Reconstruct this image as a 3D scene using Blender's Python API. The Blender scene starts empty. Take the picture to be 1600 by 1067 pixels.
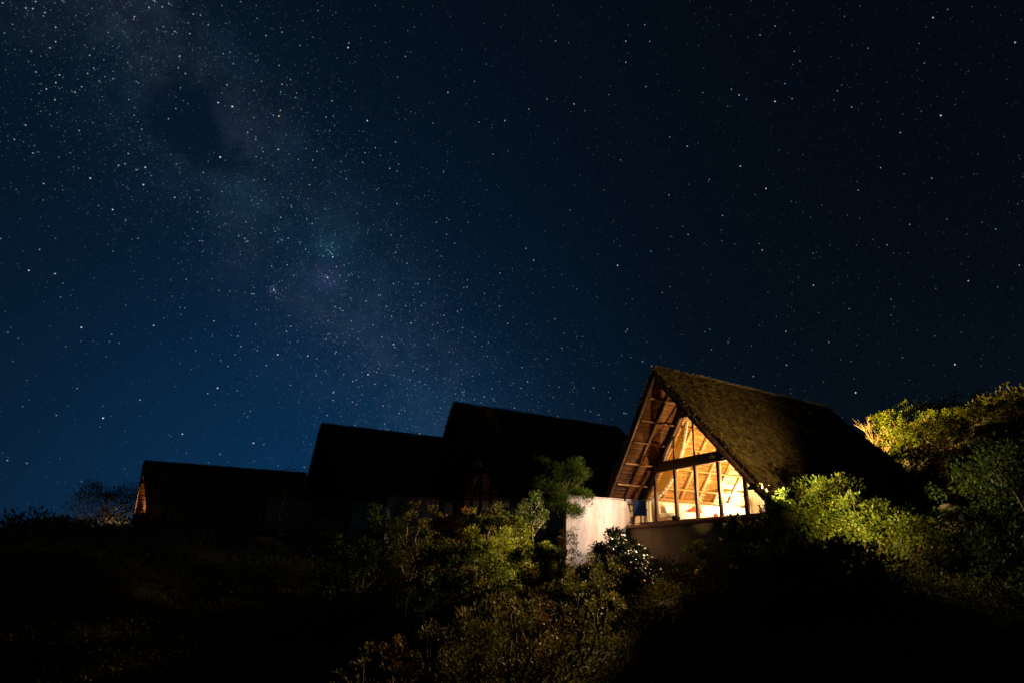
import bpy, math, random
import numpy as np
from mathutils import Matrix, Vector

random.seed(7)
RNG = np.random.default_rng(7)
SC = bpy.context.scene
COL = SC.collection
R = math.radians

# ------------------------------------------------------------------ camera
F, CX, CY, WPX, HPX = 938.0, 920.0, 533.5, 1600.0, 1067.0
TH = math.atan(347 / F)
cd = bpy.data.cameras.new('camera')
cam = bpy.data.objects.new('camera', cd); COL.objects.link(cam)
cam.location = (0, 0, 0)
cam.rotation_euler = (math.pi / 2 + TH, 0, 0)
cd.sensor_width = 36.0
cd.lens = F / WPX * 36.0
cd.shift_x = (WPX / 2 - CX) / WPX
cd.clip_start = 0.1
cd.clip_end = 9000
SC.camera = cam
try:
    SC.cycles.use_denoising = True
    SC.cycles.max_bounces = 8
    SC.cycles.transparent_max_bounces = 12
    SC.cycles.sample_clamp_indirect = 4.0
    SC.cycles.caustics_reflective = False
    SC.cycles.caustics_refractive = False
except Exception:
    pass
SC.view_settings.view_transform = 'Standard'
SC.view_settings.look = 'None'
SC.view_settings.exposure = 0.0
SC.view_settings.gamma = 1.0

def ray(x, y):
    r = (x - CX) / F; p = (CY - y) / F
    c, s = math.cos(TH), math.sin(TH)
    return np.array([r, c - p * s, s + p * c])

def rdir(x, y):
    d = ray(x, y)
    return d / np.linalg.norm(d)

AZ = math.atan2(707, 1000)
U = np.array([-math.sin(AZ), math.cos(AZ), 0.0])
V = np.array([math.cos(AZ), math.sin(AZ), 0.0])

# ------------------------------------------------------------------ world (night sky)
world = bpy.data.worlds.new('World'); SC.world = world
world.use_nodes = True
wt = world.node_tree; wt.nodes.clear()

class NT:
    def __init__(s, tree): s.t = tree
    def n(s, kind, **kw):
        nd = s.t.nodes.new(kind)
        for k, v in kw.items(): setattr(nd, k, v)
        return nd
    def link(s, a, b): s.t.links.new(a, b)
    def put(s, sock, val):
        if hasattr(val, 'is_linked') or hasattr(val, 'links'): s.link(val, sock)
        else: sock.default_value = val
    def math(s, op, a, b=0.0, c=None, clamp=False):
        nd = s.n('ShaderNodeMath', operation=op); nd.use_clamp = clamp
        s.put(nd.inputs[0], a); s.put(nd.inputs[1], b)
        if c is not None: s.put(nd.inputs[2], c)
        return nd.outputs[0]
    def vm(s, op, a, b=None):
        nd = s.n('ShaderNodeVectorMath', operation=op)
        s.put(nd.inputs[0], a)
        if b is not None: s.put(nd.inputs[1], b)
        return nd
    def mix(s, f, a, b, blend='MIX'):
        nd = s.n('ShaderNodeMix', data_type='RGBA', blend_type=blend)
        s.put(nd.inputs['Factor'], f); s.put(nd.inputs['A'], a); s.put(nd.inputs['B'], b)
        return nd.outputs['Result']
    def noise(s, vec, scale, detail=4.0, rough=0.55):
        nd = s.n('ShaderNodeTexNoise')
        if vec is not None: s.link(vec, nd.inputs['Vector'])
        nd.inputs['Scale'].default_value = scale; nd.inputs['Detail'].default_value = detail
        nd.inputs['Roughness'].default_value = rough
        return nd
    def mapr(s, v, a, b, c=0.0, d=1.0, smooth=True):
        nd = s.n('ShaderNodeMapRange')
        if smooth: nd.interpolation_type = 'SMOOTHSTEP'
        s.put(nd.inputs['Value'], v)
        for k, x in zip(('From Min', 'From Max', 'To Min', 'To Max'), (a, b, c, d)): nd.inputs[k].default_value = x
        return nd.outputs['Result']

w = NT(wt)
tc = w.n('ShaderNodeTexCoord')
dirv = w.vm('NORMALIZE', tc.outputs['Generated']).outputs['Vector']
sep = w.n('ShaderNodeSeparateXYZ'); w.link(dirv, sep.inputs[0])
def azel(az, el): return (math.sin(R(az)) * math.cos(R(el)), math.cos(R(az)) * math.cos(R(el)), math.sin(R(el)))
def lobe(az, el, k):
    d = w.vm('DOT_PRODUCT', dirv, azel(az, el)).outputs['Value']
    return w.math('EXPONENT', w.math('MULTIPLY', w.math('SUBTRACT', d, 1.0), k))
def scaled(fac, rgb):
    nd = w.vm('SCALE', rgb); w.put(nd.inputs['Scale'], fac); return nd.outputs['Vector']
def add(*a):
    o = a[0]
    for b in a[1:]: o = w.vm('ADD', o, b).outputs['Vector']
    return o
elevz = w.math('MAXIMUM', sep.outputs['Z'], 0.0)
airglow = w.math('EXPONENT', w.math('MULTIPLY', elevz, -4.2))
base = add(scaled(1.0, (0.0010, 0.0024, 0.0050)), scaled(airglow, (0.0018, 0.0050, 0.0074)),
           scaled(lobe(-24, 1, 16.0), (0.0000, 0.0190, 0.0640)), scaled(lobe(-36, 22, 5.0), (0.0006, 0.0040, 0.0105)))
# milky way: a band round a great circle
m1, m2 = rdir(190, 40), rdir(610, 545)
pole = np.cross(m1, m2); pole /= np.linalg.norm(pole)
MWP = pole
warp = w.noise(dirv, 5.0, 5.0, 0.6)
b = w.vm('DOT_PRODUCT', dirv, tuple(pole)).outputs['Value']
bw = w.math('ADD', b, w.math('MULTIPLY', w.math('SUBTRACT', warp.outputs['Fac'], 0.5), 0.13))
q = w.math('DIVIDE', bw, 0.092)
band = w.math('EXPONENT', w.math('MULTIPLY', w.math('MULTIPLY', q, q), -1.0))
n2 = w.noise(dirv, 13.0, 9.0, 0.70)
mott = w.mapr(n2.outputs['Fac'], 0.34, 0.70, 0.25, 1.25)
def blob(x, y, rad, wob):
    d = w.vm('DISTANCE', dirv, tuple(rdir(x, y))).outputs['Value']
    d = w.math('ADD', d, w.math('MULTIPLY', w.math('SUBTRACT', n2.outputs['Fac'], 0.5), wob))
    return w.mapr(d, rad * 0.35, rad, 1.0, 0.0)
dark = w.math('SUBTRACT', 1.0, w.math('MULTIPLY', w.math('MAXIMUM', blob(292, 175, 0.062, 0.10), w.math('MAXIMUM', blob(322, 225, 0.05, 0.1), w.math('MULTIPLY', blob(430, 390, 0.075, 0.14), 0.6))), 0.92))
mw = w.math('MULTIPLY', w.math('MULTIPLY', band, mott), dark)
mwc = w.mix(w.mapr(warp.outputs['Fac'], 0.4, 0.62), (0.0095, 0.0125, 0.0185, 1), (0.0050, 0.0150, 0.0240, 1))
mwv = w.n('ShaderNodeVectorMath', operation='SCALE'); w.link(mwc, mwv.inputs[0]); w.link(mw, mwv.inputs['Scale'])
neb = add(scaled(blob(510, 437, 0.030, 0.09), (0.006, 0.006, 0.022)), scaled(blob(513, 386, 0.026, 0.08), (0.001, 0.010, 0.016)),
          scaled(blob(428, 453, 0.010, 0.02), (0.003, 0.003, 0.010)))
skyc = add(base, mwv.outputs['Vector'], neb)
bg = w.n('ShaderNodeBackground'); w.link(skyc, bg.inputs['Color']); bg.inputs['Strength'].default_value = 1.0
wo = w.n('ShaderNodeOutputWorld'); w.link(bg.outputs[0], wo.inputs['Surface'])

# faint moon-like sun: practically no light at night
sd = bpy.data.lights.new('sun', 'SUN'); sd.energy = 0.004; sd.angle = R(0.5); sd.color = (0.8, 0.88, 1.0)
sun = bpy.data.objects.new('sun', sd); COL.objects.link(sun)
sun.rotation_euler = (R(48), 0, R(-35))

# ------------------------------------------------------------------ helpers
def tag(o, label=None, cat=None, group=None, kind=None):
    if label: o['label'] = label
    if cat: o['category'] = cat
    if group: o['group'] = group
    if kind: o['kind'] = kind
    return o

def link(o, parent=None):
    COL.objects.link(o)
    if parent is not None: o.parent = parent
    return o

def empty(name, loc=(0, 0, 0), rz=0.0):
    o = bpy.data.objects.new(name, None); COL.objects.link(o)
    o.location = loc; o.rotation_euler = (0, 0, rz); o.empty_display_size = 0.2
    return o

def mesh_np(name, verts, faces, mat, tint=None, smooth=False):
    """faces: (N,k) int array of equal-sided polygons, or list of such arrays"""
    fl = faces if isinstance(faces, list) else [faces]
    fl = [np.asarray(f, dtype=np.int32) for f in fl if len(f)]
    me = bpy.data.meshes.new(name)
    verts = np.asarray(verts, dtype=np.float32)
    me.vertices.add(len(verts)); me.vertices.foreach_set('co', verts.ravel())
    tot = np.concatenate([np.full(len(f), f.shape[1], dtype=np.int32) for f in fl])
    idx = np.concatenate([f.ravel() for f in fl])
    me.loops.add(len(idx)); me.loops.foreach_set('vertex_index', idx)
    me.polygons.add(len(tot))
    st = np.zeros(len(tot), dtype=np.int32); st[1:] = np.cumsum(tot)[:-1]
    me.polygons.foreach_set('loop_start', st)
    try: me.polygons.foreach_set('loop_total', tot)
    except Exception: pass
    if smooth: me.polygons.foreach_set('use_smooth', np.ones(len(tot), dtype=bool))
    if tint is not None:
        a = me.attributes.new('tint', 'FLOAT', 'POINT'); a.data.foreach_set('value', np.asarray(tint, dtype=np.float32))
    me.update(calc_edges=True); me.validate()
    if mat: me.materials.append(mat)
    return me

class MB:
    def __init__(s): s.v = []; s.q = []; s.t = []; s.n = 0
    def add(s, verts, quads=(), tris=()):
        for p in verts: s.v.append(tuple(p))
        for f in quads: s.q.append([i + s.n for i in f])
        for f in tris: s.t.append([i + s.n for i in f])
        s.n += len(verts)
    def box(s, x0, x1, y0, y1, z0, z1):
        s.add([(x0, y0, z0), (x1, y0, z0), (x1, y1, z0), (x0, y1, z0), (x0, y0, z1), (x1, y0, z1), (x1, y1, z1), (x0, y1, z1)],
              [(0, 3, 2, 1), (4, 5, 6, 7), (0, 1, 5, 4), (1, 2, 6, 5), (2, 3, 7, 6), (3, 0, 4, 7)])
    def bevbox(s, x0, x1, y0, y1, z0, z1, b=0.02):
        # box with chamfered edges, as three crossing rings
        xs, ys, zs = (x0, x1), (y0, y1), (z0, z1)
        base = s.n; vid = {}
        V_ = []
        for i in (0, 1):
            for j in (0, 1):
                for k in (0, 1):
                    dx, dy, dz = (b if i == 0 else -b), (b if j == 0 else -b), (b if k == 0 else -b)
                    for ax, p in enumerate(((xs[i], ys[j] + dy, zs[k] + dz), (xs[i] + dx, ys[j], zs[k] + dz), (xs[i] + dx, ys[j] + dy, zs[k]))):
                        vid[(i, j, k, ax)] = len(V_); V_.append(p)
        Q = []; T = []
        for i in (0, 1): Q.append([vid[(i, a, c, 0)] for a, c in ((0, 0), (1, 0), (1, 1), (0, 1))])
        for j in (0, 1): Q.append([vid[(a, j, c, 1)] for a, c in ((0, 0), (1, 0), (1, 1), (0, 1))])
        for k in (0, 1): Q.append([vid[(a, c, k, 2)] for a, c in ((0, 0), (1, 0), (1, 1), (0, 1))])
        for i in (0, 1):
            for j in (0, 1): Q.append([vid[(i, j, 0, 0)], vid[(i, j, 1, 0)], vid[(i, j, 1, 1)], vid[(i, j, 0, 1)]])
            for k in (0, 1): Q.append([vid[(i, 0, k, 0)], vid[(i, 1, k, 0)], vid[(i, 1, k, 2)], vid[(i, 0, k, 2)]])
        for j in (0, 1):
            for k in (0, 1): Q.append([vid[(0, j, k, 1)], vid[(1, j, k, 1)], vid[(1, j, k, 2)], vid[(0, j, k, 2)]])
        for i in (0, 1):
            for j in (0, 1):
                for k in (0, 1): T.append([vid[(i, j, k, a)] for a in range(3)])
        s.add(V_, Q, T)
    def bar(s, a, b_, wd, ht, up=(0, 0, 1)):
        a = Vector(a); b_ = Vector(b_); d = (b_ - a).normalized(); up = Vector(up)
        sx = d.cross(up).normalized() * (wd / 2); sz = sx.cross(d).normalized() * (ht / 2)
        P = []
        for c in (a, b_): P += [c - sx - sz, c + sx - sz, c + sx + sz, c - sx + sz]
        s.add(P, [(0, 1, 2, 3), (7, 6, 5, 4), (0, 4, 5, 1), (1, 5, 6, 2), (2, 6, 7, 3), (3, 7, 4, 0)])
    def tube(s, pts, rads, n=6):
        pts = [Vector(p) for p in pts]; P = []; Q = []; T = []
        for i, p in enumerate(pts):
            d = (pts[min(i + 1, len(pts) - 1)] - pts[max(i - 1, 0)])
            d = d.normalized() if d.length > 1e-6 else Vector((0, 0, 1))
            a = d.cross(Vector((0.31, 0.9, 0.2))); a = a.normalized() if a.length > 1e-4 else Vector((1, 0, 0))
            c = d.cross(a)
            for k in range(n):
                t = 2 * math.pi * k / n
                P.append(p + (a * math.cos(t) + c * math.sin(t)) * rads[i])
        for i in range(len(pts) - 1):
            for k in range(n):
                Q.append((i * n + k, i * n + (k + 1) % n, (i + 1) * n + (k + 1) % n, (i + 1) * n + k))
        m = len(P); P.append(pts[0]); P.append(pts[-1])
        for k in range(n):
            T.append(((k + 1) % n, k, m)); T.append(((len(pts) - 1) * n + k, (len(pts) - 1) * n + (k + 1) % n, m + 1))
        s.add(P, Q, T)
    def lathe(s, prof, n=16, c=(0, 0)):
        P = []; Q = []
        for r, z in prof:
            for k in range(n):
                t = 2 * math.pi * k / n; P.append((c[0] + r * math.cos(t), c[1] + r * math.sin(t), z))
        for i in range(len(prof) - 1):
            for k in range(n): Q.append((i * n + k, i * n + (k + 1) % n, (i + 1) * n + (k + 1) % n, (i + 1) * n + k))
        s.add(P, Q)
    def mesh(s, name, mat, smooth=False, fix=True):
        f = []
        if s.q: f.append(np.array(s.q))
        if s.t: f.append(np.array(s.t))
        me = mesh_np(name, np.array([tuple(p) for p in s.v]), f, mat, smooth=smooth)
        if fix:
            import bmesh
            bm = bmesh.new(); bm.from_mesh(me); bmesh.ops.recalc_face_normals(bm, faces=bm.faces); bm.to_mesh(me); bm.free()
        return me
    def build(s, name, mat, parent=None, smooth=False, kind=None, fix=True):
        o = bpy.data.objects.new(name, s.mesh(name, mat, smooth, fix)); link(o, parent)
        if kind: o['kind'] = kind
        return o

def copy_tree(o, parent=None):
    c = o.copy(); link(c, None); c.parent = parent
    for ch in list(o.children):
        if ch.type != 'LIGHT': copy_tree(ch, c)
    return c

# ------------------------------------------------------------------ materials
def mat_new(name):
    m = bpy.data.materials.new(name); m.use_nodes = True
    t = NT(m.node_tree)
    bs = m.node_tree.nodes['Principled BSDF']
    return m, t, bs

def m_mottle(name, c1, c2, scale=6.0, rough=0.8, bump=0.2, stretch=(1, 1, 1), spec=0.3, detail=6.0, rand=0.0, bscale=None):
    m, t, bs = mat_new(name)
    tcn = t.n('ShaderNodeTexCoord'); mp = t.n('ShaderNodeMapping'); mp.inputs['Scale'].default_value = stretch
    t.link(tcn.outputs['Object'], mp.inputs['Vector'])
    nz = t.noise(mp.outputs['Vector'], scale, detail, 0.6)
    col = t.mix(t.mapr(nz.outputs['Fac'], 0.3, 0.7), (*c1, 1), (*c2, 1))
    if rand:
        oi = t.n('ShaderNodeObjectInfo')
        k = t.mapr(oi.outputs['Random'], 0, 1, 1 - rand, 1 + rand, smooth=False)
        sc = t.n('ShaderNodeVectorMath', operation='SCALE'); t.link(col, sc.inputs[0]); t.link(k, sc.inputs['Scale']); col = sc.outputs['Vector']
    t.link(col, bs.inputs['Base Color'])
    bs.inputs['Roughness'].default_value = rough
    bs.inputs['Specular IOR Level'].default_value = spec
    if bump:
        nb = t.noise(mp.outputs['Vector'], bscale or scale * 3, 6.0, 0.65)
        bp = t.n('ShaderNodeBump'); bp.inputs['Strength'].default_value = bump; bp.inputs['Distance'].default_value = 0.02
        t.link(nb.outputs['Fac'], bp.inputs['Height']); t.link(bp.outputs['Normal'], bs.inputs['Normal'])
    return m

def m_leaf(name, c1, c2, c3, trans=0.42, rough=0.55, spec=0.14):
    m, t, bs = mat_new(name)
    at = t.n('ShaderNodeAttribute'); at.attribute_name = 'tint'
    oi = t.n('ShaderNodeObjectInfo')
    f = t.math('FRACT', t.math('ADD', at.outputs['Fac'], t.math('MULTIPLY', oi.outputs['Random'], 0.0)))
    rp = t.n('ShaderNodeValToRGB'); t.link(f, rp.inputs['Fac'])
    e = rp.color_ramp.elements
    e[0].position = 0.0; e[0].color = (*c1, 1); e[1].position = 0.62; e[1].color = (*c2, 1)
    x = e.new(0.96); x.color = (*c3, 1)
    k = t.mapr(oi.outputs['Random'], 0, 1, 0.75, 1.2, smooth=False)
    sc = t.n('ShaderNodeVectorMath', operation='SCALE'); t.link(rp.outputs['Color'], sc.inputs[0]); t.link(k, sc.inputs['Scale'])
    t.link(sc.outputs['Vector'], bs.inputs['Base Color'])
    bs.inputs['Roughness'].default_value = rough; bs.inputs['Specular IOR Level'].default_value = spec
    tr = t.n('ShaderNodeBsdfTranslucent'); t.link(sc.outputs['Vector'], tr.inputs['Color'])
    mx = t.n('ShaderNodeMixShader'); mx.inputs[0].default_value = trans
    out = m.node_tree.nodes['Material Output']
    t.link(bs.outputs[0], mx.inputs[1]); t.link(tr.outputs[0], mx.inputs[2]); t.link(mx.outputs[0], out.inputs['Surface'])
    return m

def m_glass():
    m, t, bs = mat_new('window_glass')
    m.node_tree.nodes.remove(bs)
    tr = t.n('ShaderNodeBsdfTransparent'); tr.inputs['Color'].default_value = (0.93, 0.95, 0.94, 1)
    gl = t.n('ShaderNodeBsdfGlossy'); gl.inputs['Roughness'].default_value = 0.02
    lw = t.n('ShaderNodeLayerWeight'); lw.inputs['Blend'].default_value = 0.5
    fac = t.math('ADD', 0.03, t.math('MULTIPLY', t.math('POWER', lw.outputs['Facing'], 5.0), 0.7))
    mx = t.n('ShaderNodeMixShader'); t.link(fac, mx.inputs[0]); t.link(tr.outputs[0], mx.inputs[1]); t.link(gl.outputs[0], mx.inputs[2])
    t.link(mx.outputs[0], m.node_tree.nodes['Material Output'].inputs['Surface'])
    return m

def m_cloth(name, c1, c2, trans=0.35, scale=5.0, stretch=(1, 1, 1)):
    m = m_mottle(name, c1, c2, scale, 0.9, 0.15, stretch, 0.1)
    t = NT(m.node_tree); bs = m.node_tree.nodes['Principled BSDF']
    tr = t.n('ShaderNodeBsdfTranslucent'); tr.inputs['Color'].default_value = (*c2, 1)
    mx = t.n('ShaderNodeMixShader'); mx.inputs[0].default_value = trans
    t.link(bs.outputs[0], mx.inputs[1]); t.link(tr.outputs[0], mx.inputs[2]); t.link(mx.outputs[0], m.node_tree.nodes['Material Output'].inputs['Surface'])
    return m

def m_emit(name, col, strength):
    m, t, bs = mat_new(name)
    bs.inputs['Base Color'].default_value = (*col, 1)
    bs.inputs['Emission Color'].default_value = (*col, 1); bs.inputs['Emission Strength'].default_value = strength
    return m

def m_tintmix(name, c1, c2, rough=0.85, spec=0.2, scale=4.0, kn=0.35):
    """colour from the per-piece tint attribute plus a grain"""
    m, t, bs = mat_new(name)
    at = t.n('ShaderNodeAttribute'); at.attribute_name = 'tint'
    tcn = t.n('ShaderNodeTexCoord'); nz = t.noise(tcn.outputs['Object'], scale, 5.0, 0.6)
    f = t.math('ADD', t.math('MULTIPLY', at.outputs['Fac'], 1 - kn), t.math('MULTIPLY', t.mapr(nz.outputs['Fac'], 0.36, 0.66), kn))
    t.link(t.mix(f, (*c1, 1), (*c2, 1)), bs.inputs['Base Color'])
    bs.inputs['Roughness'].default_value = rough; bs.inputs['Specular IOR Level'].default_value = spec
    return m

M = {}
M['wood_dark'] = m_mottle('dark_stained_timber', (0.050, 0.026, 0.016), (0.10, 0.052, 0.030), 7, 0.6, 0.3, (1, 1, 0.12), 0.3, rand=0.2)
M['wood_mid'] = m_mottle('pole_timber', (0.26, 0.13, 0.05), (0.46, 0.25, 0.10), 5, 0.7, 0.3, (1, 1, 1), 0.25, rand=0.25)
M['wood_sill'] = m_mottle('red_brown_board', (0.13, 0.060, 0.034), (0.22, 0.10, 0.06), 5, 0.65, 0.25, (0.15, 1, 1), 0.25, rand=0.15)
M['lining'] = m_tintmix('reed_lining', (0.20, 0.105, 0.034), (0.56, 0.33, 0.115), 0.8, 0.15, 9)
M['soffit'] = m_tintmix('shade_toned_reed', (0.065, 0.026, 0.011), (0.19, 0.085, 0.038), 0.85, 0.1, 9)  # darker copy of the lining: shade under the overhang put into the colour
M['thatch'] = m_tintmix('thatch_straw', (0.024, 0.015, 0.005), (0.38, 0.275, 0.090), 0.75, 0.25, 4.5, 0.6)
M['thatch_body'] = m_mottle('thatch_packed', (0.035, 0.022, 0.009), (0.095, 0.066, 0.026), 5, 0.95, 0.8, (1, 1, 3), 0.1)
M['plaster'] = m_mottle('white_plaster', (0.58, 0.54, 0.49), (0.72, 0.69, 0.65), 1.3, 0.85, 0.25, (1, 1, 1), 0.15, bscale=14)
M['plaster_rough'] = m_mottle('weathered_plaster', (0.36, 0.30, 0.30), (0.56, 0.49, 0.50), 2.6, 0.9, 0.4, (1.2, 1.2, 0.35), 0.12, bscale=10)
M['plinth'] = m_mottle('plinth_render', (0.20, 0.14, 0.085), (0.30, 0.22, 0.14), 1.6, 0.9, 0.4, (1, 1, 0.6), 0.1, bscale=9)
M['floor'] = m_mottle('polished_screed', (0.30, 0.20, 0.13), (0.40, 0.28, 0.18), 3, 0.5, 0.1)
M['glass'] = m_glass()
M['curtain'] = m_cloth('ochre_curtain', (0.70, 0.52, 0.22), (0.80, 0.61, 0.27), 0.3, 3, (6, 6, 0.3))
M['curtain_white'] = m_cloth('white_curtain', (0.72, 0.69, 0.64), (0.82, 0.80, 0.76), 0.6, 3, (6, 6, 0.3))
M['linen'] = m_mottle('white_linen', (0.70, 0.67, 0.63), (0.82, 0.80, 0.77), 3, 0.9, 0.3)
M['linen_grey'] = m_mottle('grey_linen', (0.34, 0.30, 0.29), (0.48, 0.43, 0.41), 4, 0.9, 0.3)
M['red'] = m_mottle('red_blanket', (0.50, 0.045, 0.02), (0.66, 0.09, 0.03), 7, 0.9, 0.4)
M['towel'] = m_mottle('striped_blue_towel', (0.12, 0.17, 0.24), (0.60, 0.60, 0.60), 9, 0.95, 0.3, (0.4, 5, 0.4))
M['bag'] = m_mottle('dark_bag', (0.05, 0.035, 0.03), (0.12, 0.08, 0.06), 6, 0.8, 0.3)
M['blue'] = m_mottle('navy_canvas', (0.008, 0.030, 0.13), (0.014, 0.046, 0.19), 6, 0.85, 0.2)
M['black'] = m_mottle('black_painted_wood', (0.012, 0.010, 0.010), (0.03, 0.025, 0.02), 8, 0.5, 0.1)
M['matte_black'] = m_mottle('matte_black_paint', (0.004, 0.004, 0.004), (0.008, 0.008, 0.007), 8, 0.95, 0.1, spec=0.03)
M['metal'] = m_mottle('grey_metal', (0.10, 0.10, 0.10), (0.18, 0.18, 0.18), 10, 0.4, 0.05)
M['soil'] = m_mottle('dark_soil', (0.022, 0.016, 0.010), (0.06, 0.045, 0.026), 0.7, 0.95, 0.8, bscale=4)
M['bark'] = m_mottle('pale_bark', (0.07, 0.045, 0.025), (0.15, 0.10, 0.055), 6, 0.9, 0.5, (1, 1, 0.25))
M['bark_dead'] = m_mottle('bleached_bark', (0.10, 0.060, 0.028), (0.18, 0.115, 0.055), 6, 0.9, 0.5, (1, 1, 0.25))
M['rock'] = m_mottle('brown_rock', (0.14, 0.10, 0.06), (0.26, 0.19, 0.12), 3, 0.9, 0.7)
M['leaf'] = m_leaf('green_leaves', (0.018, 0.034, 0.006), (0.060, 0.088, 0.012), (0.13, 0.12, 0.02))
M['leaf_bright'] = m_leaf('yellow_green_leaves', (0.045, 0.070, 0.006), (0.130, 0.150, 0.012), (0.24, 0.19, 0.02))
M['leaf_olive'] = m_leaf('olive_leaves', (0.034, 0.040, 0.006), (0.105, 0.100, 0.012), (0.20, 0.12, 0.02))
M['leaf_gloss'] = m_leaf('dark_glossy_leaves', (0.012, 0.020, 0.006), (0.030, 0.040, 0.010), (0.075, 0.060, 0.016), 0.15, 0.42, 0.35)
M['leaf_rust'] = m_leaf('rust_leaves', (0.060, 0.030, 0.010), (0.13, 0.075, 0.018), (0.24, 0.085, 0.02))
M['leaf_pine'] = m_leaf('needle_green', (0.020, 0.044, 0.005), (0.070, 0.110, 0.010), (0.14, 0.15, 0.016))

# ------------------------------------------------------------------ ground
CTRL = [  # (u, v, z) heights of the hillside
    (0, 0, -1.9), (6, 5, -2.4), (4, 12, -1.6), (12, 4, -2.9), (20, 4, -2.9), (19, 9, -0.6), (23, 8.5, -0.5), (26, 9, -0.3), (15.5, 9.5, -0.9), (11, 10, -1.7), (8, 16, -0.7),
    (14, 14, -0.9), (17.9, 14.5, -0.35), (17.9, 22, 1.1), (17.9, 30, 1.7), (23, 12, -0.4), (22, 20, 0.9),
    (29, 5, -0.2), (31.8, 12, 0.8), (31.8, 20, 2.2), (31.8, 30, 4.0), (40, 4, 1.4), (33, -2, 1.2), (34, 3, 1.3), (38, -6, 1.3), (30, -8, 0.6), (46, -7, 1.5), (27, -3, 0.2), (25, 2, -1.6), (24, -4, -1.0), (45.8, 8, 1.6), (45.8, 18, 3.2), (45.8, 30, 5),
    (54, -5, 1.2), (60, -4, 1.4), (60, 6, 1.3), (60, 16, 2.5), (72, -8, 0.4), (80, 10, 1.0), (90, -20, -3), (60, -20, -3), (30, -14, 0.4), (20, -4, -3.5), (10, -8, -2.6),
    (10, 22, 1.0), (10, 28, 3.2), (11, 35, 7.4), (17, 36, 6.6), (5, 22, 1.0), (2, 28, 3.6), (3, 34, 6.9), (-4, 20, 0.5), (-4, 28, 4.4), (-2, 36, 7.6), (6, 42, 9.6), (16, 46, 9.0), (30, 50, 9.2),
    (-14, 30, 6), (-12, 14, -0.6), (-8, 42, 10.5), (5, 60, 12), (-20, 50, 13), (40, 60, 10), (60, 45, 6.5), (-6, 6, -1.9), (-20, 0, -2.0), (90, 40, 4), (0, -30, -6), (40, -40, -8)]
CT = np.array(CTRL)
def hill(uu, vv):
    uu = np.atleast_1d(np.asarray(uu, float)); vv = np.atleast_1d(np.asarray(vv, float))
    d2 = (uu[:, None] - CT[None, :, 0]) ** 2 + (vv[:, None] - CT[None, :, 1]) ** 2
    wgt = 1.0 / (d2 + 2.5) ** 2
    z = (wgt * CT[None, :, 2]).sum(1) / wgt.sum(1)
    far = np.clip((np.hypot(uu, vv) - 110) / 300, 0, 1)
    z = z * (1 - far) + far * (-12)
    return z
def ground_z(x, y):
    p = np.array([x, y, 0.0]); return float(hill(p @ U, p @ V)[0])
def zn(x, y):
    return 0.10 * np.sin(x * 1.3 + 0.7 * y) + 0.08 * np.sin(1.9 * y - 0.5 * x + 1) + 0.05 * np.sin(3.1 * x + 2.3 * y)
lin = np.concatenate([-np.geomspace(4000, 62, 16), np.linspace(-60, 100, 140), np.geomspace(102, 4000, 18)])
gx, gy = np.meshgrid(lin, lin, indexing='ij')
gu = gx.ravel() * U[0] + gy.ravel() * U[1]; gv = gx.ravel() * V[0] + gy.ravel() * V[1]
gz = hill(gu, gv) + zn(gx.ravel(), gy.ravel()) * (np.hypot(gx.ravel(), gy.ravel()) < 120)
n = len(lin); ii, jj = np.meshgrid(np.arange(n - 1), np.arange(n - 1), indexing='ij'); k0 = (ii * n + jj).ravel()
gme = mesh_np('ground', np.stack([gx.ravel(), gy.ravel(), gz], 1), np.stack([k0, k0 + n, k0 + n + 1, k0 + 1], 1), M['soil'], smooth=True)
ground = link(bpy.data.objects.new('ground', gme)); tag(ground, 'dark soil hillside under the scrub', kind='structure')

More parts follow.
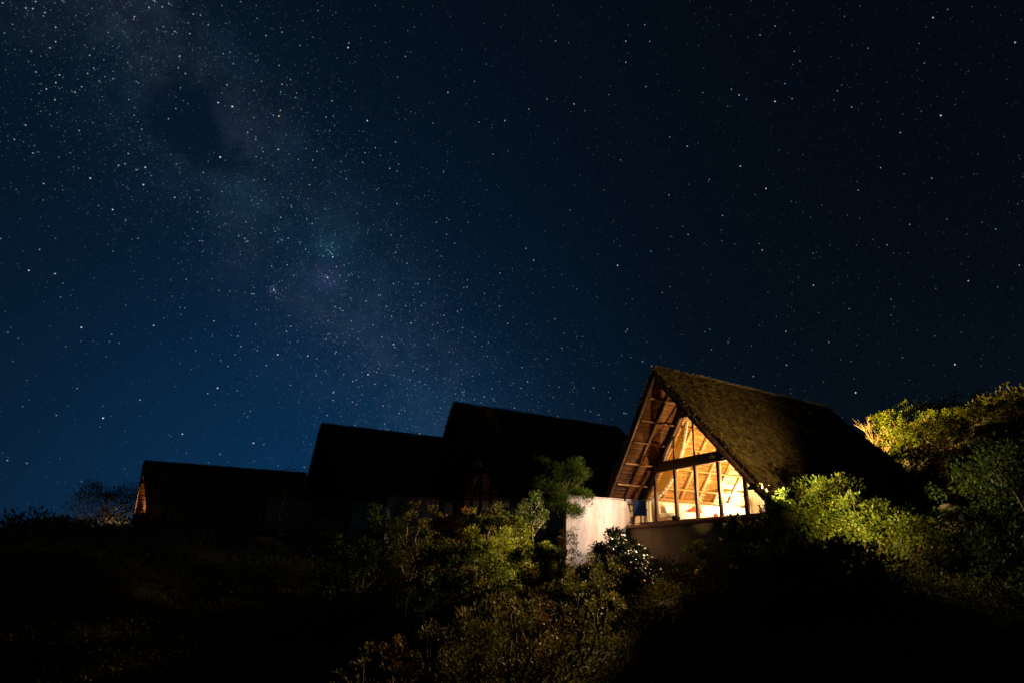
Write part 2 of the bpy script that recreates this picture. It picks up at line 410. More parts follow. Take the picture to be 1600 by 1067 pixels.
# ------------------------------------------------------------------ stars
def build_stars():
    N = 52000
    p = RNG.normal(size=(N * 2, 3)); p /= np.linalg.norm(p, axis=1)[:, None]; p = p[p[:, 2] > -0.02][:N]
    # more of them along the milky way
    e1 = m1 - MWP * (m1 @ MWP); e1 /= np.linalg.norm(e1); e2 = np.cross(MWP, e1)
    K = 120000
    a = RNG.uniform(0, 2 * math.pi, K); o = RNG.normal(0, 0.105, K)
    q_ = np.cos(a)[:, None] * e1 + np.sin(a)[:, None] * e2 + o[:, None] * MWP
    q_ /= np.linalg.norm(q_, axis=1)[:, None]; q_ = q_[q_[:, 2] > -0.02]
    # the dark cloud in the band hides most stars
    for cxy, rr in (((292, 175), 0.05), ((322, 225), 0.042)):
        dd = np.linalg.norm(q_ - rdir(*cxy), axis=1); q_ = q_[(dd > rr) | (RNG.random(len(q_)) < 0.15)]
    cl = []
    for cxy, rr, num in (((510, 437), 0.012, 40), ((428, 453), 0.007, 26), ((513, 386), 0.010, 26), ((521, 524), 0.008, 18), ((540, 450), 0.016, 14)):
        cl.append(rdir(*cxy) + RNG.normal(0, rr * 0.6, (num, 3)))
    cl = np.concatenate(cl); cl /= np.linalg.norm(cl, axis=1)[:, None]
    d = np.concatenate([p, q_, cl])
    B = 0.022 * RNG.pareto(1.45, len(d)) + 0.016
    B[:len(p)] *= 0.75; B[len(p):len(p) + len(q_)] *= 0.85
    B[len(p) + len(q_):] = 0.05 + 0.25 * RNG.random(len(cl)) ** 2
    B = np.minimum(B, 0.45)
    hue = RNG.random(len(d))
    pal = np.array([(0.55, 0.82, 1.0), (0.85, 0.94, 1.0), (0.30, 0.78, 1.0), (0.45, 0.58, 1.0), (1.0, 0.80, 0.66)])
    ci = np.digitize(hue, [0.35, 0.62, 0.80, 0.92]); colr = pal[ci]
    colr[len(p) + len(q_):] = (0.62, 0.66, 1.0)
    # bright stars that can be told apart
    named = [(344, 246, 1.5, (0.55, 0.68, 1)), (436, 182, 1.0, (1, 0.55, 0.38)), (363, 167, 1.1, (0.8, 0.88, 1)), (341, 161, 0.8, (0.75, 0.9, 1)), (544, 75, 1.0, (0.7, 0.8, 1)),
             (574, 189, 0.9, (0.75, 0.85, 1)), (545, 68, 0.5, (0.7, 0.8, 1)), (227, 262, 0.8, (0.7, 0.82, 1)), (224, 289, 0.8, (0.75, 0.85, 1)), (141, 279, 0.7, (0.9, 0.88, 1)), (435, 234, 0.7, (0.8, 0.9, 1)),
             (512, 434, 1.1, (0.75, 0.72, 1)), (428, 453, 0.9, (0.8, 0.82, 1)), (273, 309, 0.6, (1, 0.9, 0.85)), (176, 328, 0.7, (0.9, 0.95, 1)), (45, 423, 0.7, (0.7, 0.85, 1)), (86, 428, 0.6, (0.85, 0.9, 1)),
             (340, 606, 0.9, (0.9, 0.95, 1)), (127, 512, 0.8, (0.9, 0.95, 1)), (240, 509, 0.7, (0.8, 0.9, 1)), (575, 585, 0.9, (0.95, 0.85, 0.95)), (434, 554, 0.8, (0.95, 0.98, 1)), (481, 556, 0.7, (1, 0.9, 0.85)),
             (161, 653, 0.9, (0.9, 0.95, 1)), (285, 678, 0.7, (0.9, 0.95, 1)), (396, 692, 0.8, (0.9, 0.95, 1)), (978, 98, 0.5, (0.9, 0.95, 1)), (1211, 159, 0.9, (0.95, 0.97, 1)), (1155, 149, 0.7, (0.9, 0.95, 1)),
             (1157, 260, 0.8, (0.95, 0.97, 1)), (1197, 295, 0.9, (1, 0.85, 0.85)), (1470, 181, 0.9, (1, 0.92, 0.85)), (1458, 28, 0.7, (1, 0.85, 0.75)), (1586, 67, 0.7, (1, 0.88, 0.8)), (1492, 569, 1.0, (1, 0.86, 0.9)), (1228, 518, 0.5, (1, 0.9, 0.9)),
             (1191, 391, 0.6, (1, 0.8, 0.75)), (834, 407, 0.7, (1, 0.6, 0.35)), (965, 415, 0.8, (0.9, 0.95, 1)), (1271, 446, 0.7, (0.9, 0.95, 1)), (1513, 439, 0.6, (0.9, 0.95, 1)), (1337, 613, 1.1, (1, 0.88, 0.92)), (897, 163, 0.7, (0.9, 0.95, 1)), (615, 538, 0.8, (0.85, 0.92, 1)),
             (520, 402, 0.8, (0.95, 0.98, 1)), (1229, 570, 0.5, (0.9, 0.95, 1)), (1074, 229, 0.6, (0.95, 0.97, 1)), (978, 65, 0.6, (0.9, 0.95, 1)), (789, 189, 0.6, (0.9, 0.95, 1)), (700, 145, 0.6, (0.9, 0.95, 1))]
    d = np.concatenate([d, np.array([rdir(x, y) for x, y, _, _ in named])])
    B = np.concatenate([B, np.array([s for _, _, s, _ in named])]); colr = np.concatenate([colr, np.array([c for *_, c in named])])
    RS = 4000.0
    rad = RS * (0.00078 + 0.00060 * np.clip(B, 0, 1.2) ** 0.6)
    oc = np.array([(1, 1, 1), (1, -1, -1), (-1, 1, -1), (-1, -1, 1)], float) * 0.58
    of = np.array([(0, 1, 2), (0, 3, 1), (0, 2, 3), (1, 3, 2)])
    vs = (d * RS)[:, None, :] + oc[None] * rad[:, None, None]
    fs = (np.arange(len(d)) * 4)[:, None, None] + of[None]
    m, t, bs = mat_new('starlight'); m.node_tree.nodes.remove(bs)
    at = t.n('ShaderNodeAttribute'); at.attribute_name = 'starcol'
    em = t.n('ShaderNodeEmission'); t.link(at.outputs['Color'], em.inputs['Color']); em.inputs['Strength'].default_value = 0.5
    tp = t.n('ShaderNodeBsdfTransparent'); ad = t.n('ShaderNodeAddShader'); t.link(em.outputs[0], ad.inputs[0]); t.link(tp.outputs[0], ad.inputs[1])
    t.link(ad.outputs[0], m.node_tree.nodes['Material Output'].inputs['Surface'])
    try: m.cycles.emission_sampling = 'NONE'
    except Exception: pass
    me = mesh_np('stars', vs.reshape(-1, 3), fs.reshape(-1, 3), m)
    ca = me.attributes.new('starcol', 'FLOAT_COLOR', 'POINT')
    c4 = np.ones((len(d), 4, 4), np.float32); c4[:, :, :3] = (colr * B[:, None])[:, None, :]
    ca.data.foreach_set('color', c4.ravel())
    o = link(bpy.data.objects.new('stars', me)); tag(o, 'countless small stars scattered over the night sky', kind='stuff')
build_stars()

# ------------------------------------------------------------------ thatched hut
HW, KNEE = 3.3, 1.05           # half width of the glazed gable, height of the side walls
SL = 1.303                      # roof slope
LZ = 5.60                       # lining height at the ridge
EX = 3.95                       # eave half width
YB = 9.96                       # ridge end at the back
def zl(x): return LZ - SL * abs(x)
def yf(x): return -2.04 + (0.25 * -x / EX if x < 0 else 1.40 * x / EX)   # front edge, raked
def yb(x): return YB + 2.8 * abs(x) / EX

def thatch_mesh():
    """packed body plus some forty thousand straws"""
    nrm = math.hypot(1, SL)
    V_ = []; T_ = []; tint = []
    cnt = 0
    rn = np.random.default_rng(3)
    for s in (-1, 1):
        N = 32000
        x = s * EX * rn.random(N) ** 0.9; x = np.where(np.abs(x) < 0.02, 0.02 * s, x)
        y0 = np.where(x < 0, -2.04 + 0.25 * -x / EX, -2.04 + 1.40 * x / EX); y1 = YB + 2.8 * np.abs(x) / EX
        y = y0 + (y1 - y0) * rn.random(N)
        # lumpy surface
        lump = 0.05 * np.sin(y * 2.1 + np.abs(x) * 1.7) + 0.045 * np.sin(y * 4.7 - np.abs(x) * 3.1 + 1) + 0.03 * np.sin(y * 9 + np.abs(x) * 6)
        RF = np.minimum(1.0, 0.15 + np.abs(x) / 0.8)
        z = LZ + 0.44 - SL * np.abs(x) + lump * 1.5 * RF + rn.uniform(-0.03, 0.04, N)
        P = np.stack([x, y, z], 1)
        dwn = np.array([s / nrm, 0, -SL / nrm]); nor = np.array([s * SL / nrm, 0, 1 / nrm])
        dirs = dwn[None] + nor[None] * rn.uniform(0.02, 0.85, N)[:, None] + np.array([0, 1, 0])[None] * rn.normal(0, 0.33, N)[:, None]
        dirs /= np.linalg.norm(dirs, axis=1)[:, None]
        L = rn.uniform(0.14, 0.42, N); wd = rn.uniform(0.012, 0.032, N)
        side = np.cross(dirs, nor[None]); side /= np.linalg.norm(side, axis=1)[:, None]
        A = P - side * wd[:, None]; B_ = P + side * wd[:, None]; C = P + dirs * L[:, None]
        vs = np.stack([A, B_, C], 1).reshape(-1, 3)
        tt = np.clip(0.42 + 0.2 * np.sin(y * 1.3 + x * 0.9) * np.sin(y * 0.55 + 2) + 0.30 * np.sin(y * 7.3 + 2.0 * np.sin(x * 5.1)) * np.sin(x * 8.7 + 1.5 * np.sin(y * 3.9)) + rn.normal(0, 0.30, N), 0, 1)
        V_.append(vs); T_.append(np.arange(N * 3).reshape(-1, 3) + cnt); cnt += N * 3; tint.append(np.repeat(tt, 3))
    # fringe along the front rake, the eaves and the ridge
    for s in (-1, 1):
        for edge in ('front', 'eave', 'ridge'):
            N = 1500 if edge != 'ridge' else 1100
            t = rn.random(N)
            if edge == 'front':
                x = s * EX * t; y = np.array([yf(a) for a in x]); base = LZ + rn.uniform(0.10, 0.44, N) - SL * np.abs(x)
                d = np.stack([s * rn.uniform(0.1, 0.5, N), rn.uniform(-0.7, -0.1, N), -rn.uniform(0.3, 0.9, N)], 1)
            elif edge == 'eave':
                x = np.full(N, s * EX); y = yf(s * EX) + (yb(EX) - yf(s * EX)) * t; base = LZ + rn.uniform(0.05, 0.42, N) - SL * EX
                d = np.stack([s * rn.uniform(0.3, 0.9, N), rn.normal(0, 0.25, N), -rn.uniform(0.5, 1.1, N)], 1)
            else:
                x = s * rn.uniform(0, 0.12, N); y = -2.05 + (YB + 2.0) * t; base = LZ + 0.46 + 0.012 * np.sin(y * 2.1) + 0 * t
                d = np.stack([s * rn.uniform(0.4, 1.0, N), rn.normal(0, 0.3, N), rn.uniform(-0.9, 0.12, N)], 1)
            d /= np.linalg.norm(d, axis=1)[:, None]
            P = np.stack([x, y, base], 1); L = rn.uniform(0.10, 0.26, N); wd = rn.uniform(0.008, 0.02, N)
            side = np.cross(d, np.array([0.2, 0.9, 0.35])[None]); side /= np.linalg.norm(side, axis=1)[:, None]
            vs = np.stack([P - side * wd[:, None], P + side * wd[:, None], P + d * L[:, None]], 1).reshape(-1, 3)
            V_.append(vs); T_.append(np.arange(N * 3).reshape(-1, 3) + cnt); cnt += N * 3; tint.append(np.repeat(rn.random(N), 3))
    return mesh_np('thatch_straw', np.concatenate(V_), np.concatenate(T_), M['thatch'], np.concatenate(tint))

def roof_body():
    """closed slab, gently lumpy, raked at the front and hipped at the back"""
    mb = MB()
    NX, NY = 14, 44
    for s in (-1, 1):
        top = []; P = []; Q = []
        for i in range(NX + 1):
            ax = EX * i / NX; x = s * ax
            for j in range(NY + 1):
                y = yf(x) + (yb(x) - yf(x)) * j / NY
                lump = 0.05 * math.sin(y * 2.1 + ax * 1.7) + 0.045 * math.sin(y * 4.7 - ax * 3.1 + 1) + 0.03 * math.sin(y * 9 + ax * 6)
                RF = min(1.0, 0.15 + ax / 0.8)
                P.append((x, y, LZ + 0.42 - SL * ax + lump * 1.5 * RF))
        off = len(P)
        for i in range(NX + 1):
            ax = EX * i / NX; x = s * ax
            for j in range(NY + 1):
                y = yf(x) + (yb(x) - yf(x)) * j / NY
                P.append((x, y, LZ + 0.03 - SL * ax))
        w_ = NY + 1
        for i in range(NX):
            for j in range(NY):
                a = i * w_ + j; Q.append((a, a + w_, a + w_ + 1, a + 1)); b_ = off + a; Q.append((b_, b_ + 1, b_ + w_ + 1, b_ + w_))
        for i in range(NX):
            a = i * w_; Q.append((a, off + a, off + a + w_, a + w_)); a = i * w_ + NY; Q.append((a, a + w_, off + a + w_, off + a))
        for j in range(NY):
            a = NX * w_ + j; Q.append((a, off + a, off + a + 1, a + 1))
        mb.add(P, Q)
    # hipped back
    zE = LZ + 0.42 - SL * EX
    A = (0, YB, LZ + 0.42); B_ = (-EX, yb(EX), zE); C = (EX, yb(EX), zE)
    A2 = (0, YB, LZ + 0.05); B2 = (-EX, yb(EX), zE - .38); C2 = (EX, yb(EX), zE - .38)
    mb.add([A, B_, C, A2, B2, C2], [(0, 1, 4, 3), (1, 2, 5, 4), (2, 0, 3, 5)], [(0, 2, 1), (3, 4, 5)])
    return mb

def lining_mesh(s, outside):
    rn = np.random.default_rng(11 + s + 5 * outside)
    V_ = []; Q_ = []; tint = []; n0 = 0
    step = 0.052; L = math.hypot(EX, SL * EX); k = 0; dist = 0.03
    while dist < L - 0.05:
        wd = step * rn.uniform(0.75, 1.1)
        a0 = (dist) / L * EX; a1 = (dist + wd * 0.88) / L * EX
        y = yf(s * a0) + 0.05 if outside else 0.005
        yend = -0.005 if outside else yb(a0) - 0.1
        while y < yend - 0.1:
            ln = rn.uniform(1.4, 3.2); ye = min(y + ln, yend)
            o = rn.uniform(-0.012, 0.012)
            pts = []
            for (yy, aa, dz) in ((y, a0, 0), (y, a1, 0), (ye, a1, 0), (ye, a0, 0), (y, a0, .02), (y, a1, .02), (ye, a1, .02), (ye, a0, .02)):
                pts.append((s * aa, yy, LZ - SL * aa + o + dz))
            V_ += pts; Q_ += [[i + n0 for i in f] for f in ((0, 3, 2, 1), (4, 5, 6, 7), (0, 1, 5, 4), (1, 2, 6, 5), (2, 3, 7, 6), (3, 0, 4, 7))]; n0 += 8
            tint += [float(np.clip(rn.normal(0.5, 0.3), 0, 1))] * 8
            y = ye + 0.01
        dist += wd
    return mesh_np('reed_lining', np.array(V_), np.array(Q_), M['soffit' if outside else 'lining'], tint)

def slope_bar(mb, s, a0, a1, y, wd, depth, off):
    """bar lying along the slope under the lining from |x|=a0 to a1"""
    nrm = math.hypot(1, SL); nx, nz = -SL / nrm * s, -1 / nrm
    A = (s * a0 + nx * off, y, zl(a0) + nz * off); B_ = (s * a1 + nx * off, y, zl(a1) + nz * off)
    mb.bar(A, B_, wd, depth, up=(-nx, 0, -nz))

def make_hut():
    h = empty('thatched_hut')
    roof = roof_body().build('thatched_roof', M['thatch_body'], h, smooth=True)
    st = link(bpy.data.objects.new('thatch_straw', thatch_mesh()), roof); st['kind'] = 'stuff'
    for s in (-1, 1):
        ln = link(bpy.data.objects.new('reed_lining', lining_mesh(s, False)), h); ln['kind'] = 'stuff'
        ln = link(bpy.data.objects.new('reed_soffit', lining_mesh(s, True)), h); ln['kind'] = 'stuff'; ln['label'] = 'reddish brown reed soffit with shade painted into its colour'
        # rafters
        ys = [-1.02, 0.02] + [1.1 * k for k in range(1, 9)]
        for k, y in enumerate(ys):
            mb = MB(); a1 = EX - 0.1
            if y < yf(s * a1) + .1:   # the raked side cuts the outer rafter short
                a1 = min(a1, (y + 2.04 - 0.12) / 1.40 * EX) if s > 0 else a1
            slope_bar(mb, s, 0.06, a1, y, 0.10 if y < 0 else 0.13, 0.11, 0.075)
            mb.build('rafter', M['wood_dark'] if y < 0.5 else M['wood_mid'], h)
        # battens along the roof
        for k in range(6):
            a = 0.55 + 0.62 * k
            nrm = math.hypot(1, SL); nx, nz = -SL / nrm * s, -1 / nrm
            off = 0.150
            mb = MB(); mb.bar((s * a + nx * off, yf(s * a) + 0.06, zl(a) + nz * off), (s * a + nx * off, 9.3, zl(a) + nz * off), 0.06, 0.06)
            mb.build('batten', M['wood_mid'], h)
        # barge board along the front edge
        mb = MB(); nrm = math.hypot(1, SL)
        mb.bar((s * 0.0, yf(0) - 0.03, LZ + 0.02), (s * EX, yf(s * EX) - 0.03, zl(EX) + 0.02), 0.06, 0.20, up=(s * SL / nrm, 0, 1 / nrm))
        mb.build('barge_board', M['wood_dark'], h)
    mb = MB(); mb.bar((0, -2.0, LZ - 0.12), (0, 9.3, LZ - 0.12), 0.11, 0.14); mb.build('ridge_pole', M['wood_dark'], h)
    # gable frame
    def ze(x): return 5.30 - SL * abs(x)      # underside of the rafters at the gable
    posts = (-2.48, -1.21, 0.0, 1.27, 2.54)
    for x in posts:
        mb = MB(); top = min(2.14, ze(abs(x) + .08)); mb.bevbox(x - 0.07, x + 0.07, -0.07, 0.07, 0.02, top, 0.012)
        mb.build('post', M['wood_dark'], h)
    mb = MB(); mb.bevbox(-2.42, 2.42, -0.11, 0.11, 2.135, 2.56, 0.02); mb.build('tie_beam', M['wood_dark'], h)
    mb = MB(); mb.bevbox(-0.86, 0.86, -0.085, 0.085, 4.25, 4.44, 0.015); mb.build('collar_beam', M['wood_dark'], h)
    for s in (-1, 1):
        mb = MB(); nrm = math.hypot(1, SL); nx, nz = -SL / nrm * s, -1 / nrm; off = 0.20
        mb.bar((s * 0.04 + nx * off, 0, zl(0.04) + nz * off), (s * 3.45 + nx * off, 0, zl(3.45) + nz * off), 0.15, 0.17, up=(-nx, 0, -nz))
        mb.build('gable_rafter', M['wood_dark'], h)
    for x in (-1.21, 0.0, 1.27):
        mb = MB(); mb.box(x - 0.03, x + 0.03, -0.035, 0.035, 2.55, min(4.26, ze(abs(x)) - 0.02)); mb.build('mullion', M['wood_dark'], h)
    mb = MB(); mb.bevbox(-3.42, 3.30, -0.13, 0.10, -0.10, 0.07, 0.015); mb.build('sill', M['wood_sill'], h)
    mb = MB(); mb.box(-0.045, -0.015, -0.12, -0.085, 0.75, 1.45); mb.box(-0.04, -0.02, -0.09, -0.065, 0.8, 0.84); mb.box(-0.04, -0.02, -0.09, -0.065, 1.36, 1.40)
    mb.build('door_handle', M['metal'], h)
    # panes: one per opening
    def pane(poly):
        mb = MB(); k = len(poly); P = [(x, 0.004, z) for x, z in poly] + [(x, -0.004, z) for x, z in poly]
        o = MB(); o.v = P; o.n = len(P)
        me = bpy.data.meshes.new('pane')
        fs = [tuple(range(k)), tuple(range(2 * k - 1, k - 1, -1))] + [(i, (i + 1) % k, (i + 1) % k + k, i + k)[::-1] for i in range(k)]
        me.from_pydata(P, [], fs); me.update(); me.materials.append(M['glass'])
        link(bpy.data.objects.new('pane', me), h)
    zt = 2.13
    for a, b_ in zip(posts[:-1], posts[1:]):
        x0, x1 = a + 0.07, b_ - 0.07
        pane([(x0, 0.07), (x1, 0.07), (x1, min(zt, ze(x1))), (x0, min(zt, ze(x0)))])
    for s in (-1, 1):
        xo = 3.27; xi = 2.55 if s < 0 else 2.61
        pl = [(s * xi, 0.07), (s * xo, 0.07), (s * xo, ze(xo)), (s * xi, ze(xi))]
        pane(pl if s > 0 else pl[::-1])
    xs = (-2.15, -1.21, 0.0, 1.27, 2.15)
    for a, b_ in zip(xs[:-1], xs[1:]):
        x0, x1 = a + 0.03, b_ - 0.03
        pl = [(x0, 2.56), (x1, 2.56), (x1, min(4.25, ze(x1)))]
        if x0 < 0 < x1 or True:
            if x0 < -0.8 and x1 > -0.8: pl.append((-0.8, 4.25))
            if x0 < 0.8 and x1 > 0.8: pl.insert(3, (0.8, 4.25))
        pl.append((x0, min(4.25, ze(x0))))
        pane(pl)
    # walls and floor
    for s in (-1, 1):
        mb = MB(); mb.box(min(s * 3.30, s * 3.46), max(s * 3.30, s * 3.46), 0.06, 9.4, -3.2, KNEE); mb.build('side_wall', M['plaster'], h)
        mb = MB(); mb.box(min(s * 3.20, s * 3.50), max(s * 3.20, s * 3.50), 0.12, 9.4, KNEE + .003, KNEE + 0.10); mb.build('wall_plate', M['wood_mid'], h)
    mb = MB()
    mb.add([(-3.3, 9.2, 0), (3.3, 9.2, 0), (3.3, 9.2, 1.1), (0, 9.2, 5.3), (-3.3, 9.2, 1.1), (-3.3, 9.38, 0), (3.3, 9.38, 0), (3.3, 9.38, 1.1), (0, 9.38, 5.3), (-3.3, 9.38, 1.1)],
           [(0, 1, 2, 4), (5, 9, 7, 6)], [(4, 2, 3), (9, 8, 7)])
    mb.build('back_wall', M['plaster'], h)
    mb = MB(); mb.box(-3.295, 3.295, 0.105, 9.19, -0.15, 0.0); mb.build('floor_slab', M['floor'], h)
    mb = MB(); mb.box(-3.41, 3.43, -0.04, 0.055, -3.2, -0.105); mb.build('plinth_wall', M['plinth'], h)
    # narrow terrace in front of the glazing
    mb = MB(); mb.bevbox(-3.40, 3.3, -0.95, -0.135, -0.20, -0.075, 0.012); mb.build('terrace_slab', M['wood_sill'], h)
    mb = MB(); mb.box(-3.39, 3.2, -0.80, -0.05, -3.2, -0.205); mb.build('terrace_wall', M['plinth'], h)
    # side parapet running forward from the corner
    mb = MB(); mb.bevbox(-3.68, -3.415, -4.08, 0.05, -3.4, 0.98, 0.025); mb.build('parapet_wall', M['plaster_rough'], h)
    mb = MB(); mb.bevbox(-3.71, -3.385, -4.11, 0.045, 0.984, 1.03, 0.012); mb.build('parapet_coping', M['plaster_rough'], h)
    return h

HZ = -math.pi / 2 + math.atan2(V[1], V[0]) - 0.0
def hut_place(o, u, v, z):
    p = U * u + V * v; o.location = (p[0], p[1], z); o.rotation_euler = (0, 0, math.atan2(-U[1], -U[0]))

hut = make_hut()
HUTS = [(17.87, 18.0, 1.65), (31.8, 15.05, 2.66), (45.8, 10.9, 3.46), (60.2, 0.95, 1.76)]
LABELS = ['lamp-lit thatched hut with glowing glazed gable and white parapet wall',
          'unlit thatched hut with a faint gable glow from an added lamp, next to the lit hut',
          'unlit thatched hut second along from the glowing hut, roof black against the sky',
          'low dark thatched hut at the end of the row with an orange-lit gable edge']
hut_objs = []
for i, (a, b_, z) in enumerate(HUTS):
    o = hut if i == 0 else copy_tree(hut)
    hut_place(o, a, b_, z); tag(o, LABELS[i], 'hut', 'thatched huts along the hillside'); hut_objs.append(o)

def hl(x, y, z, i=0):
    """hut-local point to world"""
    p = U * (HUTS[i][0] - x) + V * (HUTS[i][1] + y); return np.array([p[0], p[1], HUTS[i][2] + z])
HROT = math.atan2(-U[1], -U[0])

# ------------------------------------------------------------------ lamps
def light_point(name, loc, energy, col, rad, parent=None):
    l = bpy.data.lights.new(name, 'POINT'); l.energy = energy; l.color = col; l.shadow_soft_size = rad
    o = bpy.data.objects.new(name, l); COL.objects.link(o)
    if parent is not None: o.parent = parent
    o.location = loc
    return o
def light_spot(name, loc, target, energy, col, rad, ang, blend=0.6):
    l = bpy.data.lights.new(name, 'SPOT'); l.energy = energy; l.color = col; l.shadow_soft_size = rad; l.spot_size = R(ang); l.spot_blend = blend
    o = bpy.data.objects.new(name, l); COL.objects.link(o); o.location = loc
    o.rotation_euler = (Vector(target) - Vector(loc)).to_track_quat('-Z', 'Y').to_euler()
    return o

BULB = m_emit('lamp_bulb', (1.0, 0.75, 0.42), 30)
LENS = m_emit('added_flood_lens', (1.0, 0.80, 0.50), 0.05)
SHADE = m_cloth('lamp_shade', (0.75, 0.68, 0.55), (0.85, 0.78, 0.62), 0.6)

def table_lamp(loc, energy, col, label):
    t = empty('table_lamp', tuple(loc), HROT); tag(t, label, 'lamp')
    mb = MB(); mb.lathe([(0.001, 0), (0.11, 0), (0.11, 0.02), (0.03, 0.05), (0.05, 0.14), (0.03, 0.22), (0.014, 0.26), (0.014, 0.36), (0.001, 0.36)], 14); mb.build('base', M['wood_mid'], t, True)
    mb = MB(); mb.lathe([(0.17, 0.30), (0.11, 0.56), (0.105, 0.56), (0.165, 0.30)], 18); mb.build('lamp_shade', SHADE, t, True, fix=False)
    mb = MB(); mb.lathe([(0.001, 0.36), (0.02, 0.37), (0.032, 0.41), (0.02, 0.45), (0.001, 0.455)], 10); mb.build('bulb', BULB, t, True)
    light_point('lamp_light', (0, 0, 0.64), energy, col, 0.05, t)
    return t

def pendant_lamp(loc, top, energy, col, label):
    t = empty('pendant_lamp', tuple(loc), HROT); tag(t, label, 'lamp')
    mb = MB(); mb.tube([(0, 0, 0.10), (0, 0, top)], [0.008, 0.008], 5); mb.build('cord', M['black'], t)
    mb = MB(); mb.lathe([(0.02, 0.10), (0.16, 0.02), (0.20, -0.10), (0.19, -0.10), (0.15, 0.01), (0.02, 0.09)], 16); mb.build('lamp_shade', SHADE, t, True, fix=False)
    mb = MB(); mb.lathe([(0.001, -0.09), (0.03, -0.07), (0.035, -0.03), (0.015, 0.03), (0.001, 0.03)], 10); mb.build('bulb', BULB, t, True)
    light_point('lamp_light', (0, 0, -0.15), energy, col, 0.06, t)
    return t

def added_flood_lamp(loc, target, energy, col, ang, label, rad=0.06, blend=0.7, stand=None):
    """added light source built as a small spotlight: housing, hood, lens and bracket"""
    loc = np.array(loc, float); d = Vector(np.array(target) - loc).normalized()
    t = empty('added_flood_lamp', tuple(loc)); tag(t, label, 'lamp')
    q = d.to_track_quat('-Z', 'Y').to_matrix()
    def tf(p): return tuple(q @ Vector(p))
    mb = MB(); mb.lathe([(0.001, 0.16), (0.05, 0.15), (0.07, 0.08), (0.085, 0.0), (0.088, -0.20), (0.084, -0.20), (0.078, 0.0), (0.001, 0.02)], 14)
    mb.v = [tf(p) for p in mb.v]; mb.build('housing', M['matte_black'], t, True)
    mb = MB(); mb.lathe([(0.001, 0.012), (0.074, 0.006), (0.074, 0.0), (0.001, 0.0)], 14); mb.v = [tf(p) for p in mb.v]; mb.build('lens', LENS, t, True)
    if stand is not None:
        e = tuple(np.array(stand) - loc); s0 = tf((0, 0, 0.12))
        mb = MB(); mb.tube([s0, e], [0.018, 0.02], 6); mb.build('bracket', M['matte_black'], t)
    lo = light_spot('added_flood_light', tuple(loc + np.array(d) * 0.21), target, energy, col, rad, ang, blend)
    lo.parent = t; lo.location = d * 0.21
    return t

WARM = (1.0, 0.60, 0.24); WARM2 = (1.0, 0.72, 0.42); AMBER = (1.0, 0.52, 0.15)
pendant_lamp(hl(0.9, 3.2, 3.05), zl(0.9) - 3.05 - 0.1, 2200, (1.0, 0.56, 0.17), 'pendant lamp hanging from the rafters inside the glowing hut')
# bedside table and lamp at the side wall
tb = empty('bedside_table', tuple(hl(-2.85, 5.6, 0)), HROT); tag(tb, 'small wooden bedside table carrying the bright table lamp', 'table')
mb = MB(); mb.bevbox(-0.28, 0.28, -0.25, 0.25, 0.56, 0.60, 0.01); mb.build('table_top', M['wood_mid'], tb)
for sx in (-1, 1):
    for sy in (-1, 1):
        mb = MB(); mb.box(sx * 0.23 - 0.02, sx * 0.23 + 0.02, sy * 0.2 - 0.02, sy * 0.2 + 0.02, 0, 0.558); mb.build('leg', M['wood_mid'], tb)
table_lamp(hl(-2.85, 5.6, 0.602), 1700, (1.0, 0.76, 0.46), 'bright table lamp on the bedside table inside the hut')

# added outside lamps
added_flood_lamp(hl(3.62, -0.92, 0.86), hl(8.6, 0.6, 1.9), 4200, (1.0, 0.84, 0.46), 110, 'added small black floodlight under the eave at the corner of the glowing hut', stand=hl(3.6, -0.55, 0.95), blend=0.8)  # added source that lights the shrub clump by the corner
added_flood_lamp(hl(-0.32, -0.86, 0.06), hl(0.1, -9.6, -0.1), 19000, (1.0, 0.74, 0.38), 46, 'added small black floodlight on the terrace edge facing the thicket', stand=hl(-0.32, -0.80, -0.08), blend=1.0)  # invented fitting, put in to brighten the thicket
added_flood_lamp(hl(1.27, -0.26, 2.36), hl(6.1, -11.0, -2.4), 16000, (1.0, 0.70, 0.34), 21, 'added small black floodlight on the tie beam facing down the slope', stand=hl(1.27, -0.10, 2.40), blend=1.0)  # put in to make the lit strip down the slope
added_flood_lamp(hl(1.95, -0.28, 2.30), hl(-3.4, -3.2, 0.7), 2900, (1.0, 0.80, 0.62), 54, 'added small black floodlight on the tie beam facing the white parapet', stand=hl(1.95, -0.10, 2.34), blend=1.0)  # added to brighten the parapet and the tree at its end
wt_ = empty('window_table', tuple(hl(2.0, 0.85, 0)), HROT); tag(wt_, 'small table behind the glazing carrying the lamp by the end post', 'table')
mb = MB(); mb.lathe([(0.001, 0.50), (0.24, 0.50), (0.25, 0.52), (0.24, 0.54), (0.001, 0.54)], 20); mb.build('table_top', M['wood_mid'], wt_)
mb = MB(); mb.lathe([(0.001, 0.0), (0.16, 0.0), (0.15, 0.02), (0.03, 0.05), (0.03, 0.498)], 14); mb.build('pedestal', M['wood_mid'], wt_, True)
table_lamp(hl(2.0, 0.85, 0.542), 2000, (1.0, 0.68, 0.32), 'glaring lamp by the end post just behind the glazing')

